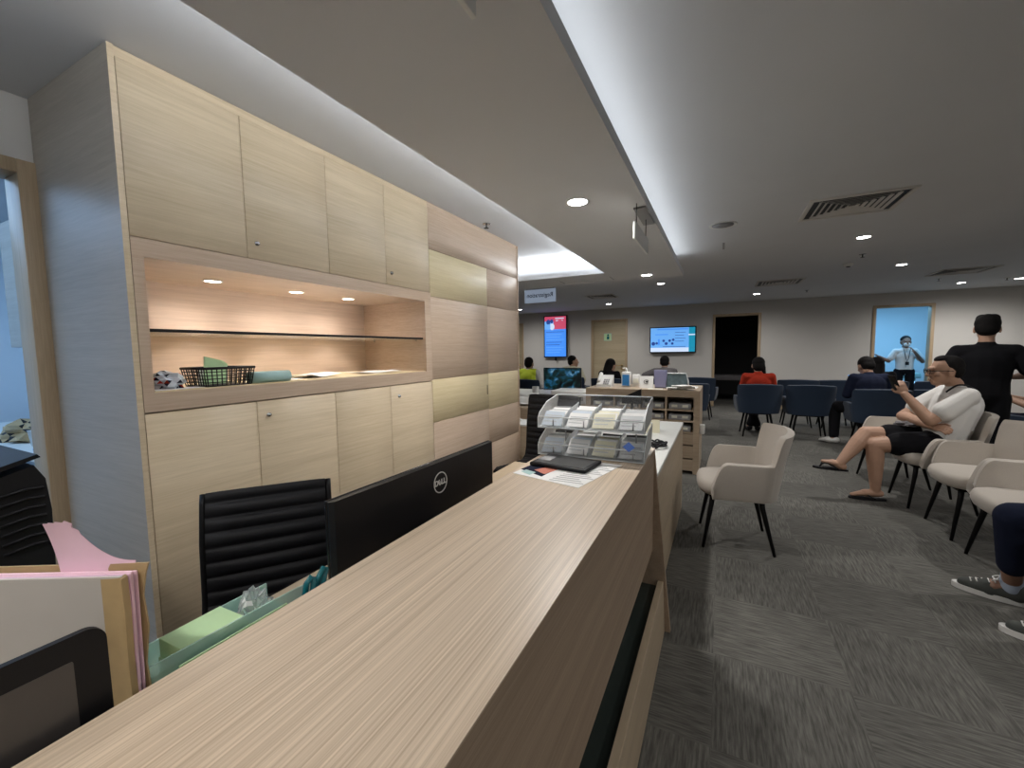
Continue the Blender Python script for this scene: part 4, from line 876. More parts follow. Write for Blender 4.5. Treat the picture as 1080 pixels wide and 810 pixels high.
b = MB(); b.box(-0.288, 0.288, -0.002, -0.0005, 0.06, 0.375, 'video')
b.build('screen', None, t); MB().box(-0.03, 0.03, 0.01, 0.03, 0.01, 0.07, 'black').build('neck', None, t); MB().box(-0.12, 0.12, -0.06, 0.12, 0, 0.01, 'black', bev=0.003).build('foot', None, t)
t = thing('desktop_printer', 'white desktop printer behind the brochure stand', 'printer', (-1.75, 5.2, 0)); MB().box(-0.22, 0.30, -0.15, 0.25, 0.70, 0.86, 'white_pl', bev=0.02, seg=3).build('body', None, t); MB().box(-0.15, 0.22, -0.152, -0.15, 0.74, 0.79, 'grey_pl').build('paper_slot', None, t)
MB().box(-0.25, 0.28, -0.18, 0.28, 0, 0.70, 'oak_cross').build('cabinet_base', None, t)
# desk clutter in front of the video monitor
for k, (x, w_, h_, mt, l) in enumerate(((-2.55, .10, .10, 'paper', 'white card propped on the office desk, left of the video monitor'), (-2.02, .09, .08, 'paper', 'white card propped on the office desk under the video monitor'), (-1.62, .08, .09, 'cream_cloth', 'small cream box at the right end of the office desk'))):
    tag(MB().box(-w_/2, w_/2, -0.02, 0.02, 0, h_, mt, bev=0.002, seg=1).build('desk_card' if k < 2 else 'small_box', None, None, (x, 5.92, 0.7255)), l, 'card' if k < 2 else 'box')

# ------------------------------------------------------------------ SCREENS on the far wall
t = thing('information_screen', 'portrait wall screen, blue notice with a red header picture', 'screen', (-4.08, FY-0.03, 1.75))
MB().box(-0.15, 0.15, 0.0005, 0.029, -0.15, 0.15, 'dark_metal').build('wall_bracket', None, t)
MB().box(-0.335, 0.335, -0.06, -0.0, -0.57, 0.57, 'black', bev=0.004).build('housing', None, t)
b = MB(); y = -0.061
def R_(x0, x1, z0, z1, mt, d): b.box(x0, x1, y-0.0006*d-0.0004, y-0.0006*d, z0, z1, mt)
R_(-.31, .31, -.545, .20, 'scr_blue', 0); R_(-.31, .31, .20, .545, 'scr_red', 0); R_(-.31, .31, -.545, .17, 'scr_light', 1) if False else None
R_(-.31, -.05, .20, .42, 'scr_light', 1); b.ball((-.20, y-.001, .40), (.06, .003, .07), 'scr_navy'); b.ball((-.10, y-.001, .42), (.045, .003, .055), 'scr_navy'); b.ball((-.2, y-.0012, .27), (.09, .003, .08), 'scr_light'); b.ball((-.09, y-.0013, .27), (.07, .003, .09), 'scr_white')
b.ball((.14, y-.001, .33), (.13, .003, .13), 'scr_red')
for k, (x0, x1, z) in enumerate(((0.0, .25, .48), (.02, .22, .42), (.04, .22, .36), (.06, .2, .31))): R_(x0, x1, z, z+.025, 'scr_white', 3)
for k in range(9):
    z = .12-.07*k; R_(-.27, .25-.06*(k % 3), z, z+.012, 'scr_navy' if k in (0, 4, 5) else 'scr_light', 2)
b.build('display', None, t); MB().box(-0.02, 0.02, -0.05, -0.01, -0.66, -0.57, 'black').build('cable_stub', None, t)
t = thing('wall_television', 'landscape wall television showing a pale blue slide with diagrams', 'television', (-1.06, FY-0.03, 1.59))
MB().box(-0.15, 0.15, 0.0005, 0.029, -0.1, 0.1, 'dark_metal').build('wall_bracket', None, t)
MB().box(-0.53, 0.53, -0.07, -0.0, -0.315, 0.315, 'black', bev=0.004).build('housing', None, t)
b = MB(); y = -0.071
R_(-.505, .505, -.29, .29, 'scr_light', 0); R_(-.505, .505, -.29, -.19, 'scr_white', 1); R_(-.35, .35, .24, .265, 'scr_blue', 1)
R_(.37, .505, -.29, .29, 'scr_teal', 2); R_(.36, .505, .10, .13, 'scr_white', 3)
for cx, cz, r_ in ((-.44, -.09, .045), (-.36, -.08, .03), (-.20, -.02, .03), (-.14, -.09, .035), (-.06, -.02, .03), (.0, -.09, .03), (.02, 0.0, .03)): b.ball((cx, y-.001, cz), (r_, .003, r_), 'scr_navy')
R_(-.33, -.29, -.12, .02, 'scr_blue', 2)
for k in range(4): R_(.06, .30-.04*(k % 2), .17-.07*k, .18-.07*k, 'scr_navy', 2)
R_(-.22, .3, -.17, -.16, 'scr_navy', 3); R_(-.4, -.1, .12, .14, 'scr_blue', 3)
b.build('display', None, t)

# ------------------------------------------------------------------ CHAIRS
def make_armchair(name, label, cat, fab):
    t = thing(name, label, cat)
    # seat cushion
    b = bmesh.new()
    n = 28; rings = []
    def outline(k, s):
        a = 2*PI*k/n; x = math.copysign(abs(math.cos(a))**0.6, math.cos(a)); y = math.copysign(abs(math.sin(a))**0.6, math.sin(a))
        return x*0.245*s*(1.0 if y > 0 else 0.95), y*0.235*s+0.02
    prof = [(0.80, 0.365), (0.95, 0.375), (1.0, 0.405), (1.0, 0.43), (0.96, 0.455), (0.85, 0.466), (0.5, 0.47)]
    mb = MB(); rows = [[Vector((*outline(k, s), z)) for k in range(n)] for s, z in prof]
    mb.grid(rows, fab, closed=True); c = len(mb.bm.verts)
    mb._add([rows[-1][k] for k in range(n)], [list(range(n))], fab, True); mb._add([rows[0][k] for k in range(n)], [list(range(n))], fab, True)
    bmesh.ops.remove_doubles(mb.bm, verts=mb.bm.verts[:], dist=0.0005)
    mb.build('seat', None, t)
    # wrap-around shell: arms low, back high with a step between them
    path = []
    def P(s):   # s in [-1,1]; -1 and 1 are arm fronts, 0 the middle of the back
        a = abs(s); sg = 1 if s > 0 else -1
        if a > 0.45:
            u = (a-0.45)/0.55; return Vector((sg*(0.275+0.010*u), -0.10+0.27*u)), Vector((sg, 0.0))
        th_ = a/0.45*PI/2
        return Vector((sg*0.275*math.sin(th_)**0.85, -0.10-0.145*math.cos(th_)**0.8)), Vector((sg*math.sin(th_), -math.cos(th_)))
    def step(e0, e1, x): x = max(0, min(1, (x-e0)/(e1-e0))); return x*x*(3-2*x)
    K = 180; rows = []
    for j in range(13):
        v = j/12; row = []
        for i in range(K+1):
            s = -1+2*i/K; a = abs(s); p, nn = P(s)
            arm = 0.62-0.03*step(0.45, 0.55, a) if False else 0.622
            front_drop = 0.17*(max(0, (a-0.80)/0.20))**2.6
            ar = max(0.0, min(1.0, (0.335-a)/0.05)); top = arm-front_drop+0.19*math.sqrt(1-(1-ar)**2) + 0.012*(1-step(0.0, 0.30, a))
            bot = 0.375+0.0*a
            z = bot+(top-bot)*v
            hh = (z-0.40)
            out = -0.03*(1-v)**2+ (0.035*hh/0.2 if a > 0.45 else 0.035*hh/0.2*1.0)+0.02*max(0, z-0.62)/0.2*(1 if a < 0.42 else 0)
            q = p+nn*out*0.55
            if a < 0.42 and z > 0.62: q.y -= 0.012*(z-0.62)/0.2
            row.append(Vector((q.x, q.y, z)))
        rows.append(row)
    mb = MB(); mb.grid(rows, fab); o = mb.build('shell', None, t)
    evaluated(o, [('SOLIDIFY', dict(thickness=0.042, offset=0.0)), ('BEVEL', dict(width=0.016, segments=3, limit_method='ANGLE', angle_limit=math.radians(50)))])
    for p in o.data.polygons: p.use_smooth = True
    MB().box(-0.17, 0.17, -0.15, 0.18, 0.345, 0.366, 'dark_metal', bev=0.004).build('under_frame', None, t)
    for sx in (-1, 1):
        for sy_ in (-1, 1):
            MB().tube([(sx*0.155, sy_*0.15+0.01, 0.352), (sx*0.165, sy_*0.155+0.01, 0.30), (sx*0.212, sy_*0.215, 0.0)], [0.018, 0.017, 0.010], 'dark_metal', n=12).build('leg', None, t)
    return t
gb = 'beige armchairs'
A0 = make_armchair('armchair', 'beige armchair standing alone in the open floor near the white-topped desk', 'armchair', 'beige_fab'); A0['group'] = gb
A0.location = (0.115, 3.335, 0); A0.rotation_euler = (0, 0, math.radians(95))
for x, y, r_, l in ((1.66, 4.79, 91, 'beige armchair the man in the white shirt sits on'), (1.58, 5.43, 95, 'beige armchair beyond the man in the white shirt, mostly hidden by him'),
                    (1.70, 4.14, 90, 'empty beige armchair next to the man in the white shirt'), (1.69, 3.50, 89, 'beige armchair beside the dark trousers at the right edge'),
                    (1.80, 2.80, 90, 'beige armchair mostly out of the frame, under the person with sneakers')):
    dup(A0, (x, y, 0), math.radians(r_), l, gb)
g2 = 'navy blue armchairs'
B0 = make_armchair('armchair', 'navy armchair the woman in rust red sits on', 'armchair', 'blue_fab'); B0['group'] = g2
B0.location = (0.53, 7.56, 0); B0.rotation_euler = (0, 0, math.radians(4))
for x, y, r_, l in ((1.19, 7.58, -1, 'empty navy armchair seen from behind, right of the woman in rust red'), (1.86, 7.10, 0, 'navy armchair the person bent over a phone sits on'),
                    (1.20, 8.75, -2, 'navy armchair in the far row, behind the gap right of the woman in rust red'), (1.76, 8.78, 0, 'navy armchair in the far row, left of the bent navy figure'),
                    (-0.47, 7.5, 6, 'navy armchair right behind the end of the pigeonhole desk'), (-0.95, 8.55, 0, 'navy armchair the man in grey sits on'),
                    (-0.36, 8.98, -4, 'navy armchair further behind the pigeonhole desk, near the dark doorway'),
                    (2.50, 7.25, 0, 'navy armchair beside the bent navy figure, behind the white-shirted man'), (2.34, 8.8, 0, 'navy armchair under the dark-haired person before the bright doorway'),
                    (3.02, 8.85, 0, 'navy armchair in the far row right of the bright doorway'), (3.05, 6.45, 30, 'navy armchair at the right edge behind the standing man'), (-2.0, 8.35, 0, 'navy armchair the woman in black sits on'),
                    (-2.80, 8.55, 0, 'navy armchair the man in cream sits on'), (-3.40, 7.6, 0, 'navy armchair the person in the yellow vest sits on')):
    dup(B0, (x, y, 0), math.radians(r_), l, g2)

# ------------------------------------------------------------------ PANTRY seen through the left doorway
t = thing('wall_cupboard', 'pale wall cupboard in the blue-lit pantry', 'cupboard', (-3.35, 1.15, 1.44)); MB().box(-0.45, 0.60, -0.22, 0.24, 0, 0.72, 'wall_room').build('carcass', None, t); 
for a, c in ((-0.45, 0.075), (0.075, 0.60)): MB().box(a+.002, c-.002, -0.24, -0.2205, 0.002, 0.718, 'oak_end').build('door', None, t)
t = thing('pantry_counter', 'steel-fronted counter in the blue-lit pantry', 'counter', (-3.6, 1.05, 0)); MB().box(-1.2, 0.9, -0.30, 0.34, 0.87, 0.90, 'white').build('worktop', None, t); MB().box(-1.2, 0.9, -0.28, 0.34, 0, 0.8695, 'steel').build('front', None, t)
for k in range(6): MB().lathe([(0.012, 0), (0.012, 0.012)], 'chrome', n=12, T=Matrix.Translation((-0.2+k*0.14, -0.28, 0.80)) @ Matrix.Rotation(PI/2, 4, 'X')).build('knob', None, t)
t = thing('paper_cup', 'white paper cup on the pantry counter', 'cup', (-3.33, 0.86, 0.9)); MB().lathe([(0.028, 0), (0.038, 0.085), (0.041, 0.085), (0.036, 0.083), (0.026, 0.004)], 'paper').build('cup', None, t)
tag(MB().tube([(-3.17, 0.80, 0.906), (-3.06, 0.83, 0.906)], 0.006, 'acr_blue').build('pen'), 'blue pen lying on the pantry counter', 'pen')
crumple('cloth_bag', 'crumpled brown bag on the pantry counter beside the paper cup', 'bag', (-3.62, 0.90, 0.9005), 0.16, 0.10, 0.07, ['tape', 'leather'], 6)
# dark room content, bright room content
t = thing('treatment_couch', 'dark couch barely visible in the dark doorway', 'couch', (0.15, 12.2, 0)); MB().box(-0.4, 0.5, -0.3, 0.3, 0.55, 0.68, 'grey_cloth', bev=0.02).build('mattress', None, t)
for sx in (-.36, .46):
    for sy_ in (-.25, .25): MB().tube([(sx, sy_, 0), (sx, sy_, 0.55)], 0.015, 'dark_metal').build('leg', None, t)
t = thing('treatment_couch', 'pale couch behind the staff member in the bright doorway', 'couch', (3.2, 12.95, 0)); MB().box(-0.7, 0.9, -0.3, 0.35, 0.62, 0.74, 'teal_paper', bev=0.02).build('mattress', None, t)
for sx in (-.6, .8):
    for sy_ in (-.25, .3): MB().tube([(sx, sy_, 0), (sx, sy_, 0.62)], 0.015, 'chrome').build('leg', None, t)
t = thing('notice_poster', 'small notice with dark print on the left wall of the bright doorway', 'poster', (2.301, 12.2, 1.66)); MB().box(0, 0.004, -0.16, 0.16, -0.2, 0.2, 'paper').build('sheet', None, t)
b = MB()
for k in range(4): b.box(0.0042, 0.005, -0.12, 0.10-0.05*(k % 2), 0.10-0.07*k, 0.14-0.07*k, 'charcoal')
b.build('print', None, t)
tag(MB().box(2.32, 2.72, 13.52, 13.598, 0.0, 2.2, 'white', bev=0.01).build('pillar_cabinet'), 'tall white cabinet in the left corner of the bright room', 'cabinet')

# ------------------------------------------------------------------ PEOPLE
def cap_mesh(bm, p0, p1, r0, r1, sx=1.0, sd=1.0, nseg=14, side=None):
    """tapered capsule; sx scales along 'side' (default local x), sd across"""
    p0, p1 = Vector(p0), Vector(p1); d = (p1-p0); L = d.length
    if L < 1e-6: d = Vector((0, 0, 1)); L = 1e-6
    d.normalize(); a = Vector(side or (1, 0, 0)); a = (a-d*a.dot(d))
    if a.length < 1e-3: a = Vector((0, 1, 0)); a = a-d*a.dot(d)
    a.normalize(); c = d.cross(a); rings = []
    for k in range(1, 5):
        t_ = PI/2*k/5; rings.append((-math.cos(t_)*r0, math.sin(t_)*r0))
    rings += [(0, r0), (L*0.5, (r0+r1)/2), (L, r1)]
    for k in range(1, 5):
        t_ = PI/2*(1-k/5); rings.append((L+math.cos(t_)*r1, math.sin(t_)*r1))
    vs = []
    for (h, r) in rings: vs.append([bm.verts.new(p0+d*h+(a*math.cos(2*PI*k/nseg)*sx+c*math.sin(2*PI*k/nseg)*sd)*r) for k in range(nseg)])
    for i in range(len(vs)-1):
        for k in range(nseg): bm.faces.new((vs[i][k], vs[i][(k+1) % nseg], vs[i+1][(k+1) % nseg], vs[i+1][k]))
    e0 = bm.verts.new(p0-d*r0); e1 = bm.verts.new(p0+d*(L+r1))
    for k in range(nseg): bm.faces.new((e0, vs[0][(k+1) % nseg], vs[0][k])); bm.faces.new((e1, vs[-1][k], vs[-1][(k+1) % nseg]))
def ell_mesh(bm, c, r, R=None, seg=20):
    Mx = Matrix.Translation(Vector(c)) @ (R.to_4x4() if R else Matrix()) @ Matrix.Diagonal((*r, 1))
    bmesh.ops.create_uvsphere(bm, u_segments=seg, v_segments=seg*3//4, radius=1, matrix=Mx)
def blob(name, parts, mat, parent, voxel=0.008, smooth=3, cut=None):
    bm = bmesh.new()
    for p in parts:
        if p[0] == 'c': cap_mesh(bm, *p[1:5], **(p[5] if len(p) > 5 else {}))
        else: ell_mesh(bm, p[1], p[2], p[3] if len(p) > 3 else None)
    bmesh.ops.recalc_face_normals(bm, faces=bm.faces[:])
    me = bpy.data.meshes.new(name); bm.to_mesh(me); bm.free()
    o = bpy.data.objects.new(name, me); COL.objects.link(o)
    evaluated(o, [('REMESH', dict(mode='VOXEL', voxel_size=voxel)), ('SMOOTH', dict(factor=0.5, iterations=smooth))])
    for p in o.data.polygons: p.use_smooth = True
    o.data.materials.clear(); o.data.materials.append(M[mat])
    if parent: o.parent = parent
    return o
def V(*a): return Vector(a)
def lerp(a, b, t): return Vector(a).lerp(Vector(b), t)
HS = 1.12
def hscale(P):
    return [(p[0], p[1], tuple(v*HS for v in p[2]), *p[3:]) if p[0] == 'e' else (p[0], p[1], p[2], p[3]*HS, p[4]*HS, *p[5:]) for p in P]
def head_parts(c, R):
    """c head centre, R 3x3 orientation; face toward +y"""
    def q(x, y, z): return Vector(c)+R @ (Vector((x, y, z))*HS)
    P = [('e', q(0, -0.012, 0.022), (0.074, 0.090, 0.088), R), ('e', q(0, 0.020, -0.030), (0.058, 0.066, 0.075), R), ('e', q(0, 0.048, -0.082), (0.034, 0.034, 0.026), R),
         ('c', q(0, 0.086, 0.014), q(0, 0.101, -0.024), 0.009, 0.013, dict()), ('e', q(0.012, 0.094, -0.030), (0.009, 0.010, 0.008), R), ('e', q(-0.012, 0.094, -0.030), (0.009, 0.010, 0.008), R),
         ('c', q(-0.030, 0.077, 0.026), q(0.030, 0.077, 0.026), 0.012, 0.012, dict()), ('c', q(-0.017, 0.084, -0.058), q(0.017, 0.084, -0.058), 0.008, 0.008, dict()), ('c', q(-0.014, 0.081, -0.068), q(0.014, 0.081, -0.068), 0.008, 0.008, dict())]
    for s in (-1, 1):
        P += [('e', q(s*0.074, -0.008, -0.010), (0.009, 0.020, 0.032), R @ Matrix.Rotation(s*-0.25, 3, 'Z')), ('e', q(s*0.040, 0.055, -0.018), (0.022, 0.022, 0.020), R)]
    return hscale(P)
def hand_parts(wrist, tip_dir, palm_n, side, curl=0.5, s=1.0, thumb=1.0):
    """palm + five fingers; tip_dir from wrist to fingers, palm_n points out of the palm, side = toward the thumb"""
    w = Vector(wrist); d = Vector(tip_dir).normalized(); n = Vector(palm_n); n = (n-d*n.dot(d)).normalized(); t_ = d.cross(n) * (1 if d.cross(n).dot(Vector(side)) > 0 else -1)
    P = [('c', w, w+d*0.045*s, 0.024*s, 0.030*s, dict(sx=1.25, sd=0.55, side=tuple(t_))), ('c', w+d*0.04*s, w+d*0.075*s, 0.031*s, 0.030*s, dict(sx=1.3, sd=0.42, side=tuple(t_)))]
    for k, (off, L) in enumerate(((0.030, 0.070), (0.010, 0.080), (-0.010, 0.074), (-0.029, 0.058))):
        b0 = w+d*0.082*s+t_*off*s; dirn = d; a = b0
        for seg_, fr in enumerate((0.45, 0.32, 0.23)):
            ang = curl*(0.55 if seg_ == 0 else 0.85); dirn = (dirn*math.cos(ang)+n*math.sin(ang)).normalized() if True else dirn
            n2 = n; e = a+dirn*L*fr*s; P.append(('c', a, e, (0.0095-0.0008*seg_)*s, (0.0090-0.0010*seg_)*s, dict())); a = e
            n = (n-dirn*n.dot(dirn)).normalized() if (n-dirn*n.dot(dirn)).length > 1e-3 else n
        n = Vector(palm_n); n = (n-d*n.dot(d)).normalized()
    a = w+d*0.025*s+t_*0.026*s; e = a+(d*0.55+t_*0.75*thumb+n*0.35)*0.042*s; f = e+(d*0.85+t_*0.15+n*0.4)*0.032*s
    P += [('c', a, e, 0.015*s, 0.011*s, dict()), ('c', e, f, 0.011*s, 0.009*s, dict())]
    return P
def figure(name, label, loc, rz, J, skin='skin', top=('white_cloth', 0.5), legs=('black_cloth', 1.0), shoes='black', hair=None, voxel=0.009, hands=None, build_scale=1.0, head_R=None, women=False, belly=0.0, sleeve_r=0.0, torso_w=1.32, mask=False, feet_dir=None):
    """J: joints in the figure's own frame (faces +y)"""
    t = thing('person', label, 'person', loc, rz)
    HR = head_R or Matrix.Identity(3); P = []
    pel, wst, cst, nk, hd = (Vector(J[k]) for k in ('pelvis', 'waist', 'chest', 'neck', 'head'))
    k_ = build_scale
    ax = (Vector(J['shoulder_r'])-Vector(J['shoulder_l'])).normalized(); side = tuple(ax)
    TOR = lambda e: [('c', pel, wst, 0.112*k_+e, 0.108*k_+belly+e, dict(sx=1.32, sd=0.98, side=side)), ('c', wst, cst, 0.108*k_+belly+e, 0.122*k_+e, dict(sx=torso_w, sd=0.92, side=side)),
                     ('c', lerp(cst, nk, 0.40), lerp(J['shoulder_l'], cst, 0.10), 0.070*k_+e, 0.052*k_+e, dict()), ('c', lerp(cst, nk, 0.40), lerp(J['shoulder_r'], cst, 0.10), 0.070*k_+e, 0.052*k_+e, dict()),
                     ('c', lerp(cst, J['shoulder_l'], 0.45)-(cst-wst)*0.35, lerp(cst, J['shoulder_r'], 0.45)-(cst-wst)*0.35, 0.085*k_+e, 0.085*k_+e, dict())]
    P += TOR(0) + [('c', lerp(cst, nk, 0.5), nk, 0.07, 0.056, dict()), ('c', nk, hd-HR @ V(0, 0.01, 0.04), 0.054, 0.056, dict())] + head_parts(hd, HR)
    for s in 'lr':
        sh, el, wr = (Vector(J[a+'_'+s]) for a in ('shoulder', 'elbow', 'wrist'))
        P += [('c', sh, el, 0.050*k_, 0.040*k_, dict()), ('c', el, lerp(el, wr, 0.35), 0.040*k_, 0.038*k_, dict()), ('c', lerp(el, wr, 0.35), wr, 0.038*k_, 0.025*k_, dict())]
        h = (hands or {}).get(s)
        if h is None: h = dict(d=(wr-el), n=V(0, 0, -1) if abs((wr-el).normalized().z) < 0.7 else V(1 if s == 'l' else -1, 0, 0), side=V(-1 if s == 'r' else 1, 0, 0) if abs((wr-el).normalized().z) < 0.7 else V(0, 1, 0), curl=0.35)
        P += hand_parts(wr, h['d'], h['n'], h['side'], h.get('curl', 0.4), h.get('s', 0.95))
        hp, kn, an, toe = (Vector(J[a+'_'+s]) for a in ('hip', 'knee', 'ankle', 'toe'))
        P += [('c', hp, kn, 0.080*k_, 0.056*k_, dict()), ('c', kn, lerp(kn, an, 0.3), 0.056*k_, 0.055*k_, dict()), ('c', lerp(kn, an, 0.3), an, 0.056*k_, 0.036, dict())]
        fd = (toe-an); up = V(0, 0, 1)
        P += [('c', an-fd*0.18+V(0, 0, -0.03), lerp(an, toe, 0.45)+V(0, 0, -0.005), 0.032, 0.034, dict(sx=1.1, side=tuple(fd.cross(up))))]
        P += [('c', lerp(an, toe, 0.4)+V(0, 0, -0.004), toe, 0.036, 0.020, dict(sx=1.25, sd=0.75, side=tuple(fd.cross(up))))]
    blob('body', P, skin, t, voxel)
    if top:
        mt, fr = top[0], top[1]; e = 0.014; Q = TOR(e)
        Q += [('c', lerp(cst, nk, 0.45), lerp(cst, nk, 0.74), 0.078+e*.5, 0.064+e*.5, dict())]
        for s in 'lr':
            sh, el, wr = (Vector(J[a+'_'+s]) for a in ('shoulder', 'elbow', 'wrist'))
            if fr <= 1: Q += [('c', sh, lerp(sh, el, fr), 0.047*k_+e*0.7, (0.050-0.010*fr)*k_+e+0.006+sleeve_r, dict())]
            else: Q += [('c', sh, el, 0.050*k_+e, 0.040*k_+e+0.004, dict()), ('c', el, lerp(el, wr, 0.93), 0.040*k_+e+0.002, 0.027+e, dict())]
        blob('jacket' if fr > 1 else 'shirt', Q, mt, t, max(voxel, 0.008), 3)
    if legs:
        mt, fr = legs; e = 0.014; Q = [('c', pel-V(0, 0, 0.0), lerp(pel, wst, 0.45), 0.114*k_+e*0.8, 0.108*k_+belly*.6+e*0.6, dict(sx=1.33, sd=1.0, side=side))]
        for s in 'lr':
            hp, kn, an = (Vector(J[a+'_'+s]) for a in ('hip', 'knee', 'ankle'))
            if fr <= 1: Q += [('c', hp, lerp(hp, kn, fr), 0.080*k_+e, 0.074*k_+e, dict())]
            else: Q += [('c', hp, kn, 0.080*k_+e, 0.056*k_+e+.004, dict()), ('c', kn, lerp(kn, an, fr-1), 0.056*k_+e+.004, 0.046+e, dict())]
        blob('shorts' if fr < 1 else 'trousers', Q, mt, t, max(voxel, 0.008), 3)
    if shoes:
        for s in 'lr':
            an, toe = Vector(J['ankle_'+s]), Vector(J['toe_'+s]); fd = toe-an; sd_ = fd.cross(V(0, 0, 1)).normalized()
            if shoes != 'flip':
                o = blob('shoe', [('c', an-fd*0.2+V(0, 0, -0.032), lerp(an, toe, 0.5)+V(0, 0, -0.010), 0.042, 0.042, dict(side=tuple(sd_))), ('c', lerp(an, toe, 0.4)+V(0, 0, -0.012), toe+V(0, 0, -0.002), 0.044, 0.028, dict(sx=1.15, sd=0.8, side=tuple(sd_)))], shoes, t, 0.008, 3)
    if hair:
        def q(x, y, z): return hd+HR @ (Vector((x, y, z))*HS)
        if hair == 'short': Hp = [('e', q(0, -0.024, 0.040), (0.079, 0.089, 0.082), HR), ('e', q(0, -0.045, 0.0), (0.074, 0.062, 0.075), HR)]
        elif hair == 'buzz': Hp = [('e', q(0, -0.028, 0.036), (0.0775, 0.083, 0.080), HR), ('e', q(0, -0.052, 0.006), (0.072, 0.056, 0.070), HR), ('e', q(0, 0.004, 0.088), (0.050, 0.056, 0.032), HR)]
        elif hair == 'flat': Hp = [('e', q(0, -0.020, 0.044), (0.080, 0.090, 0.080), HR), ('c', q(-0.035, -0.02, 0.085), q(0.035, -0.02, 0.085), 0.038, 0.038), ('e', q(0, -0.040, 0.005), (0.077, 0.064, 0.075), HR)]
        elif hair == 'bun': Hp = [('e', q(0, -0.022, 0.040), (0.080, 0.090, 0.083), HR), ('e', q(0, -0.045, -0.005), (0.078, 0.064, 0.085), HR), ('c', q(0.05, -0.03, -0.03), q(0.072, -0.02, -0.15), 0.036, 0.022)]
        else: Hp = [('e', q(0, -0.022, 0.040), (0.084, 0.092, 0.085), HR), ('c', q(0.0, -0.05, 0.0), q(0, -0.075, -0.15), 0.078, 0.055, dict(sd=0.7)), ('c', q(-0.06, -0.02, 0.0), q(-0.06, -0.03, -0.14), 0.03, 0.024), ('c', q(0.06, -0.02, 0.0), q(0.06, -0.03, -0.14), 0.03, 0.024)]
        blob('hair', hscale(Hp), 'hair', t, 0.007, 2)
    return t, HR
def seated(lean=0.0, sl=0.0, knee_w=0.10, hand='lap', foot=0.06, h=0.0, back=0.0):
    """default seated joints; head top near 1.24 m"""
    J = dict(pelvis=V(0, -0.05, 0.555), waist=V(0, -0.055+lean*0.3, 0.70), chest=V(0, -0.06+lean*0.75, 0.86+h), neck=V(0, -0.045+lean*1.1, 1.015+h), head=V(0, -0.015+lean*1.5, 1.115+h-lean*0.2))
    for s, g_ in (('l', -1), ('r', 1)):
        J['shoulder_'+s] = V(g_*0.175, -0.06+lean, 0.945+h); J['hip_'+s] = V(g_*0.085, 0.0, 0.535); J['knee_'+s] = V(g_*knee_w, 0.40, 0.53); J['ankle_'+s] = V(g_*knee_w, 0.40+foot, 0.075); J['toe_'+s] = V(g_*knee_w*1.15, 0.57+foot, 0.03)
        J['elbow_'+s] = V(g_*0.225, 0.02+lean*0.5, 0.70+h*0.5); J['wrist_'+s] = V(g_*0.10, 0.24, 0.66)
        if hand == 'phone': J['elbow_'+s] = V(g_*0.225, 0.02+lean*0.6, 0.72); J['wrist_'+s] = V(g_*0.06, 0.26+lean*0.3, 0.80)
    return J
def tilt(x=0, y=0, z=0): return Matrix.Rotation(z, 3, 'Z') @ Matrix.Rotation(x, 3, 'X') @ Matrix.Rotation(y, 3, 'Y')

# -- the man in the white shirt (local +y = world -x)
MX, MYc = 1.68, 4.80
def L(Xw, lx, z): return V(lx, -(Xw-MX), z)
J = dict(pelvis=L(1.70, 0, .56), waist=L(1.74, 0, .70), chest=L(1.79, 0, .87), neck=L(1.765, -.01, 1.045), head=L(1.695, -.02, 1.158),
         shoulder_l=L(1.795, -.175, .965), shoulder_r=L(1.77, .175, .965), elbow_l=L(1.56, -.20, .755), elbow_r=L(1.50, .17, .735), wrist_l=L(1.435, -.06, .955), wrist_r=L(1.60, -.16, .70),
         hip_l=L(1.66, -.085, .55), hip_r=L(1.66, .085, .56), knee_l=L(1.245, -.09, .50), knee_r=L(1.20, -.01, .585), ankle_l=L(1.265, -.09, .085), ankle_r=L(0.985, -.16, .325), toe_l=L(1.10, -.10, .035), toe_r=L(0.86, -.18, .335))
hr = tilt(x=-0.07, z=0.0)
hands = dict(l=dict(d=V(0.25, 0.30, 0.9), n=V(0.9, -0.1, -0.1), side=V(0, 0.8, 0.2), curl=0.55, s=0.95), r=dict(d=V(-0.8, -0.35, 0.0), n=V(0, -0.6, -0.6), side=V(0, 0, 1), curl=1.0, s=0.95))
man, HR = figure('person', 'man in white shirt and black shorts sitting cross-legged, looking at a phone', (MX, MYc, 0), PI/2, J, 'skin', ('white_cloth', 0.64), ('black_cloth', 0.62), 'flip', 'buzz', 0.005, hands, 1.17, hr, belly=0.012, sleeve_r=0.010)
hd = J['head']
def q(x, y, z): return hd+hr @ (V(x, y, z)*HS)
b = MB()
for s in (-1, 1):
    ring = [q(s*0.032+0.024*math.cos(2*PI*k/16), 0.101, 0.004+0.019*math.sin(2*PI*k/16)) for k in range(17)]
    b.tube(ring, 0.003, 'black', n=6, cap=False); b.tube([q(s*0.056, 0.098, 0.008), q(s*0.081, 0.02, 0.006), q(s*0.081, -0.02, 0.0)], 0.003, 'black', n=6)
b.tube([q(-0.008, 0.102, 0.006), q(0.008, 0.102, 0.006)], 0.0022, 'black', n=6); b.build('spectacles', None, man)
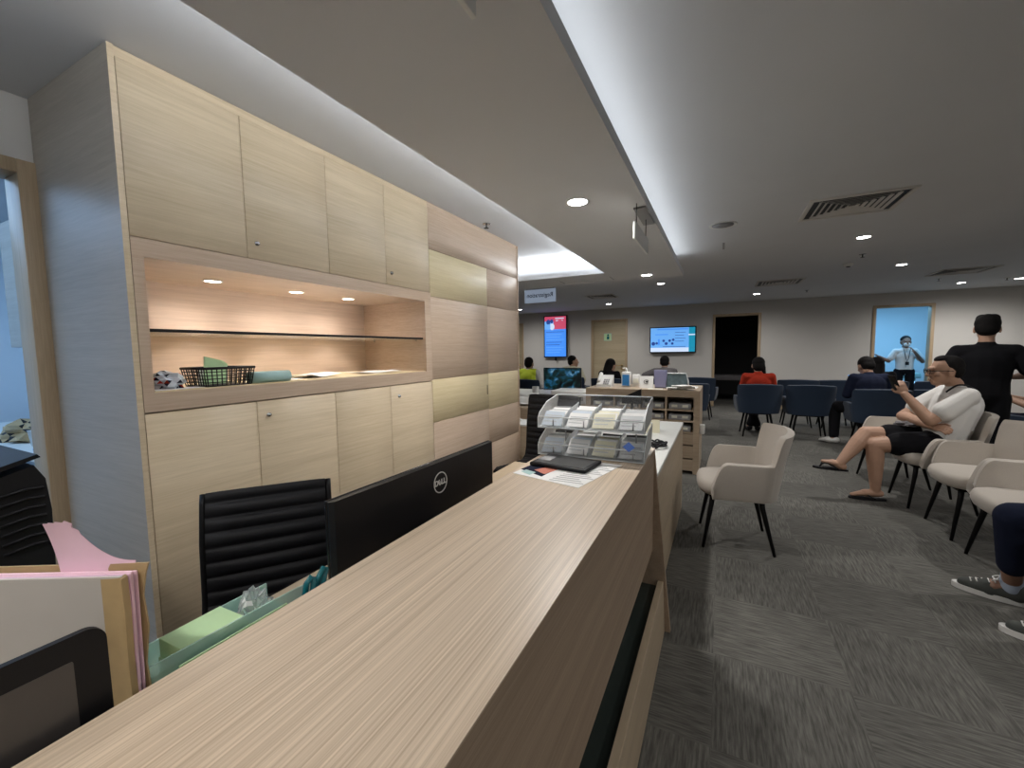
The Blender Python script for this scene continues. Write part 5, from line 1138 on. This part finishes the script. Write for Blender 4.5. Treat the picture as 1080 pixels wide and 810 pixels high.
# flip-flops
for s in 'lr':
    an, toe = J['ankle_'+s], J['toe_'+s]; fd = (toe-an); fd2 = fd.normalized(); sdv = fd2.cross(V(0, 0, 1)).normalized(); upv = sdv.cross(fd2)
    if s == 'l': fd2 = V(fd.x, fd.y, 0).normalized(); sdv = fd2.cross(V(0, 0, 1)); upv = V(0, 0, 1)
    c0 = an-fd2*0.065; c0 = V(c0.x, c0.y, 0.006) if s == 'l' else an-fd2*0.055-upv*0.062
    bb = MB(); out = []
    for k in range(28):
        a = 2*PI*k/28; u = math.cos(a); w_ = 0.043+0.010*u; out.append(c0+fd2*(0.12+0.140*u)+sdv*w_*math.sin(a))
    lo = [v-upv*0.006 for v in out]; hi = [v+upv*0.010 for v in out]; bb._add(lo+hi, [list(range(28))[::-1], list(range(28, 56))]+[[i, (i+1) % 28, 28+(i+1) % 28, 28+i] for i in range(28)], 'leather')
    ff = bb.build('flip_flop', None, man)
    st = MB(); T0 = c0+fd2*0.205+upv*0.012
    for g_ in (-1, 1): st.tube(smooth_pts([T0, T0-fd2*0.035+sdv*g_*0.022+upv*0.042, c0+fd2*0.09+sdv*g_*0.047+upv*0.022, c0+fd2*0.07+sdv*g_*0.046+upv*0.008]), 0.0055, 'leather', n=6)
    st.build('strap', None, ff)
b = MB(); b.tube(smooth_pts([J['shoulder_l']+V(0.06, -0.06, 0.02), J['shoulder_l']+V(0.07, 0.0, 0.075), J['shoulder_l']+V(0.09, 0.075, 0.03), L(1.63, -0.02, .80)]), 0.007, 'black', n=6).build('bag_strap', None, man) if False else b.tube(smooth_pts([L(1.875, -.10, .97), L(1.82, -.11, 1.035), L(1.75, -.10, 1.045), L(1.685, -.09, .985)]), 0.008, 'black', n=6).build('bag_strap', None, man)
ph = MB(); ph.box(-0.036, 0.036, -0.004, 0.004, -0.075, 0.075, 'black_gloss', bev=0.003)
wl = J['wrist_l']; pw = Matrix.Rotation(PI/2, 4, 'Z') @ Matrix.Translation(V(0, 0, 0))
pc = Vector((MX, MYc, 0)) + Matrix.Rotation(PI/2, 3, 'Z') @ (wl+V(0.035, 0.065, 0.095))
o = ph.build('mobile_phone', None, None, pc, (math.radians(-25), 0, PI/2+0.5)); tag(o, 'black mobile phone held by the man in the white shirt', 'phone')
crumple('pouch_bag', 'small dark grey pouch on the lap of the man in the white shirt', 'pouch', (1.49, 4.84, 0.665), 0.075, 0.06, 0.028, ['grey_cloth'], 8)

# -- the other people
def stand(h=1.0):
    return dict(pelvis=V(0, 0, .92*h), waist=V(0, 0.0, 1.05*h), chest=V(0, -0.01, 1.24*h), neck=V(0, -0.01, 1.44*h), head=V(0, 0.01, 1.555*h),
                shoulder_l=V(-.195, -0.01, 1.37*h), shoulder_r=V(.195, -0.01, 1.37*h), elbow_l=V(-.27, -0.03, 1.09*h), elbow_r=V(.27, -0.03, 1.09*h), wrist_l=V(-.27, 0.06, .84*h), wrist_r=V(.25, 0.10, .88*h),
                hip_l=V(-.09, 0, .88*h), hip_r=V(.09, 0, .88*h), knee_l=V(-.10, .02, .48*h), knee_r=V(.10, .02, .48*h), ankle_l=V(-.10, 0, .08), ankle_r=V(.11, 0, .08), toe_l=V(-.12, .17, .03), toe_r=V(.13, .17, .03))
J = stand(0.98); J['shoulder_l'] = V(-.185, -.01, 1.315); J['shoulder_r'] = V(.185, -.01, 1.315); J['elbow_r'] = V(.31, .02, 1.10); J['wrist_r'] = V(.20, .24, 1.06); J['wrist_l'] = V(-.30, .02, .80)
figure('person', 'standing man in black T-shirt and dark trousers seen from behind', (2.27, 5.62, 0), math.radians(-20), J, 'skin', ('black_cloth', 0.75), ('black_cloth', 1.95), 'black', 'flat', 0.009, None, 1.08, tilt(x=-0.15), sleeve_r=0.012, torso_w=1.34)
J = seated(lean=0.02, h=-0.02); J['ankle_l'] = V(0.06, 0.30, .08); J['toe_l'] = V(0.10, .44, .03); J['ankle_r'] = V(-0.06, 0.32, .08); J['toe_r'] = V(-.09, .46, .03)
figure('person', 'woman in rust red top with dark hair seen from behind', (0.53, 7.56, 0.0), math.radians(4), J, 'skin', ('red_cloth', 1.5), ('black_cloth', 1.9), 'black', 'bun', 0.010, None, 0.92, tilt(x=-0.2))
J = seated(lean=0.10, hand='phone', knee_w=0.16); J['knee_l'] = V(-.24, .36, .52); J['ankle_l'] = V(-.30, .22, .08); J['toe_l'] = V(-.40, .36, .03)
nav, _ = figure('person', 'person in dark navy jacket bent over a phone in the middle of the navy chairs', (1.80, 7.12, 0.0), math.radians(12), J, 'skin', ('navy_cloth', 1.5), ('black_cloth', 1.9), 'white_cloth', 'short', 0.010, None, 1.05, tilt(x=-0.55, z=0.12))
tag(MB().box(-0.035, 0.035, -0.004, 0.004, -0.07, 0.07, 'scr_light').build('mobile_phone', None, None, (1.655, 7.34, 0.915), (-0.6, 0, 0.4)), 'lit phone held by the person in the dark navy jacket', 'phone')
J = seated(lean=0.06, h=-0.045)
figure('person', 'person with dark hair behind the bent navy figure, before the bright doorway', (2.32, 8.83, 0.0), math.radians(0), J, 'skin', ('black_cloth', 1.5), ('black_cloth', 1.9), 'black', 'long', 0.010, None, 0.95, tilt(x=-0.2))
J = stand(0.93); J['shoulder_l'] = V(-.165, 0, 1.255); J['shoulder_r'] = V(.165, 0, 1.255); J['elbow_l'] = V(-.27, .06, 1.03); J['wrist_l'] = V(-.09, .17, 1.25); J['elbow_r'] = V(.27, .02, 1.04); J['wrist_r'] = V(.47, .12, 1.15)
st, HRs = figure('person', 'staff member in white top and face mask gesturing in the bright doorway', (3.52, 11.75, 0.0), PI, J, 'skin_dark', ('white_cloth', 0.7), ('black_cloth', 1.95), 'black', 'short', 0.010, None, 0.93, tilt(x=-0.1), sleeve_r=0.006)
hh = J['head']; o = blob('face_mask', [('e', hh+V(0, 0.070, -0.052), (0.060, 0.046, 0.046))], 'white_cloth', st, 0.007, 2)
b = MB(); b.tube([V(-.06, .09, 1.33), V(-.02, .135, 1.10), V(0, .14, 1.03), V(.02, .135, 1.10), V(.06, .09, 1.33)], 0.006, 'black', n=6); b.box(-.03, .03, .135, .15, .96, 1.03, 'black', bev=0.003); b.build('lanyard', None, st)
J = seated(lean=0.0)
yv, _ = figure('person', 'person in a fluorescent yellow vest seen from behind at the left', (-3.40, 7.6, 0.0), 0, J, 'skin_dark', ('white_cloth', 1.5), ('black_cloth', 1.9), 'black', 'short', 0.010, None, 1.0, tilt(x=-0.1))
blob('safety_vest', [('c', J['waist'], J['chest'], 0.128, 0.142, dict(sx=1.30, sd=0.95)), ('c', V(-.13, -.06, .94), V(.13, -.06, .94), 0.084, 0.084)], 'hivis', yv, 0.010, 3)
J = seated(lean=0.02, h=0.02)
figure('person', 'man in cream T-shirt beside the video monitor, head turned right', (-2.80, 8.5, 0.0), math.radians(-8), J, 'skin', ('cream_cloth', 0.8), ('black_cloth', 1.9), 'black', 'short', 0.010, None, 1.08, tilt(z=-0.9), sleeve_r=0.012)
J = seated(lean=0.05, h=-0.05)
figure('person', 'person in black leaning forward in front of the closed far door', (-2.0, 8.4, 0.0), math.radians(-15), J, 'skin', ('black_cloth', 1.5), ('black_cloth', 1.9), 'black', 'long', 0.010, None, 0.92, tilt(x=-0.3, z=-0.5))
J = seated(lean=0.04, h=0.0); J['elbow_l'] = V(-.40, .02, .82); J['wrist_l'] = V(-.42, .26, .80)
figure('person', 'man in grey T-shirt seen from behind below the wall television', (-0.97, 8.55, 0.0), math.radians(4), J, 'skin', ('grey_cloth', 0.8), ('black_cloth', 1.9), 'black', 'short', 0.010, None, 1.1, tilt(x=-0.2), sleeve_r=0.012)
J = seated(lean=0.06, hand='phone')
figure('person', 'person in white top seated at the right edge behind the standing man', (3.07, 6.42, 0.0), math.radians(60), J, 'skin', ('white_cloth', 0.8), ('navy_cloth', 1.9), 'black', 'short', 0.010, None, 1.0, tilt(x=-0.3), sleeve_r=0.012)
# person at the right edge: only dark trousers and sneakers show
J = seated(); SX, SY = 1.74, 2.80
def L2(Xw, Yw, z): return V(Yw-SY, -(Xw-SX), z)
J['knee_r'] = L2(1.35, 2.97, .50); J['ankle_r'] = L2(1.42, 3.10, .09); J['toe_r'] = L2(1.285, 3.165, .04); J['knee_l'] = L2(1.37, 2.66, .50); J['ankle_l'] = L2(1.44, 2.69, .09); J['toe_l'] = L2(1.285, 2.755, .04)
sp, _ = figure('person', 'person in dark trousers, pale socks and sneakers cut off by the right edge', (SX, SY, 0.0), PI/2, J, 'skin_dark', ('navy_cloth', 0.8), ('navy_cloth', 1.68), None, 'short', 0.008, None, 1.05)
M['sneaker'] = plain('grey_green_canvas', (0.055, 0.06, 0.055), 0.85, nscale=120, bump=0.2)
for s in 'lr':
    an, toe = J['ankle_'+s], J['toe_'+s]; f = V(toe.x-an.x, toe.y-an.y, 0).normalized(); sd_ = f.cross(V(0, 0, 1)); heel = V(an.x, an.y, 0)-f*0.075
    def pt(u, w, z): return heel+f*u+sd_*w+V(0, 0, z)
    sole = MB(); out = []
    for k in range(32):
        a = 2*PI*k/32; u = math.cos(a); out.append(pt(0.145+0.15*u, (0.044+0.008*u)*math.sin(a), 0))
    hi = [v+V(0, 0, 0.028) for v in out]; sole._add(out+hi, [list(range(32))[::-1], list(range(32, 64))]+[[i, (i+1) % 32, 32+(i+1) % 32, 32+i] for i in range(32)], 'white_cloth', False)
    sh = blob('sneaker', [('c', pt(0.055, 0, .048), pt(0.16, 0, .050), 0.043, 0.044, dict(side=tuple(sd_))), ('c', pt(0.15, 0, .042), pt(0.245, 0, .034), 0.046, 0.030, dict(sx=1.12, side=tuple(sd_))), ('c', pt(0.045, 0, .05), pt(0.055, 0, .085), 0.040, 0.038)], 'sneaker', sp, 0.006, 3)
    sole.build('sole', None, sh)
    lc = MB()
    for k in range(5):
        u = 0.13+0.022*k; z = 0.098-0.007*k; lc.tube([pt(u, -0.025, z-0.008), pt(u+0.008, 0, z+0.002), pt(u, 0.025, z-0.008)], 0.0035, 'white_cloth', n=6)
    lc.tube(smooth_pts([pt(.13, 0, .10), pt(.12, .03, .115), pt(.145, .035, .10), pt(.13, 0, .10), pt(.12, -.03, .115), pt(.145, -.035, .10)]), 0.003, 'white_cloth', n=6); lc.build('laces', None, sh)
    M.setdefault('sock', plain('pale_blue_sock', (0.36, 0.42, 0.52), 0.9, bump=0.2, nscale=200)); blob('sock', [('c', an+V(0, 0, -0.01), an+V(0, 0, 0.055), 0.047, 0.044)], 'sock', sp, 0.007, 2)
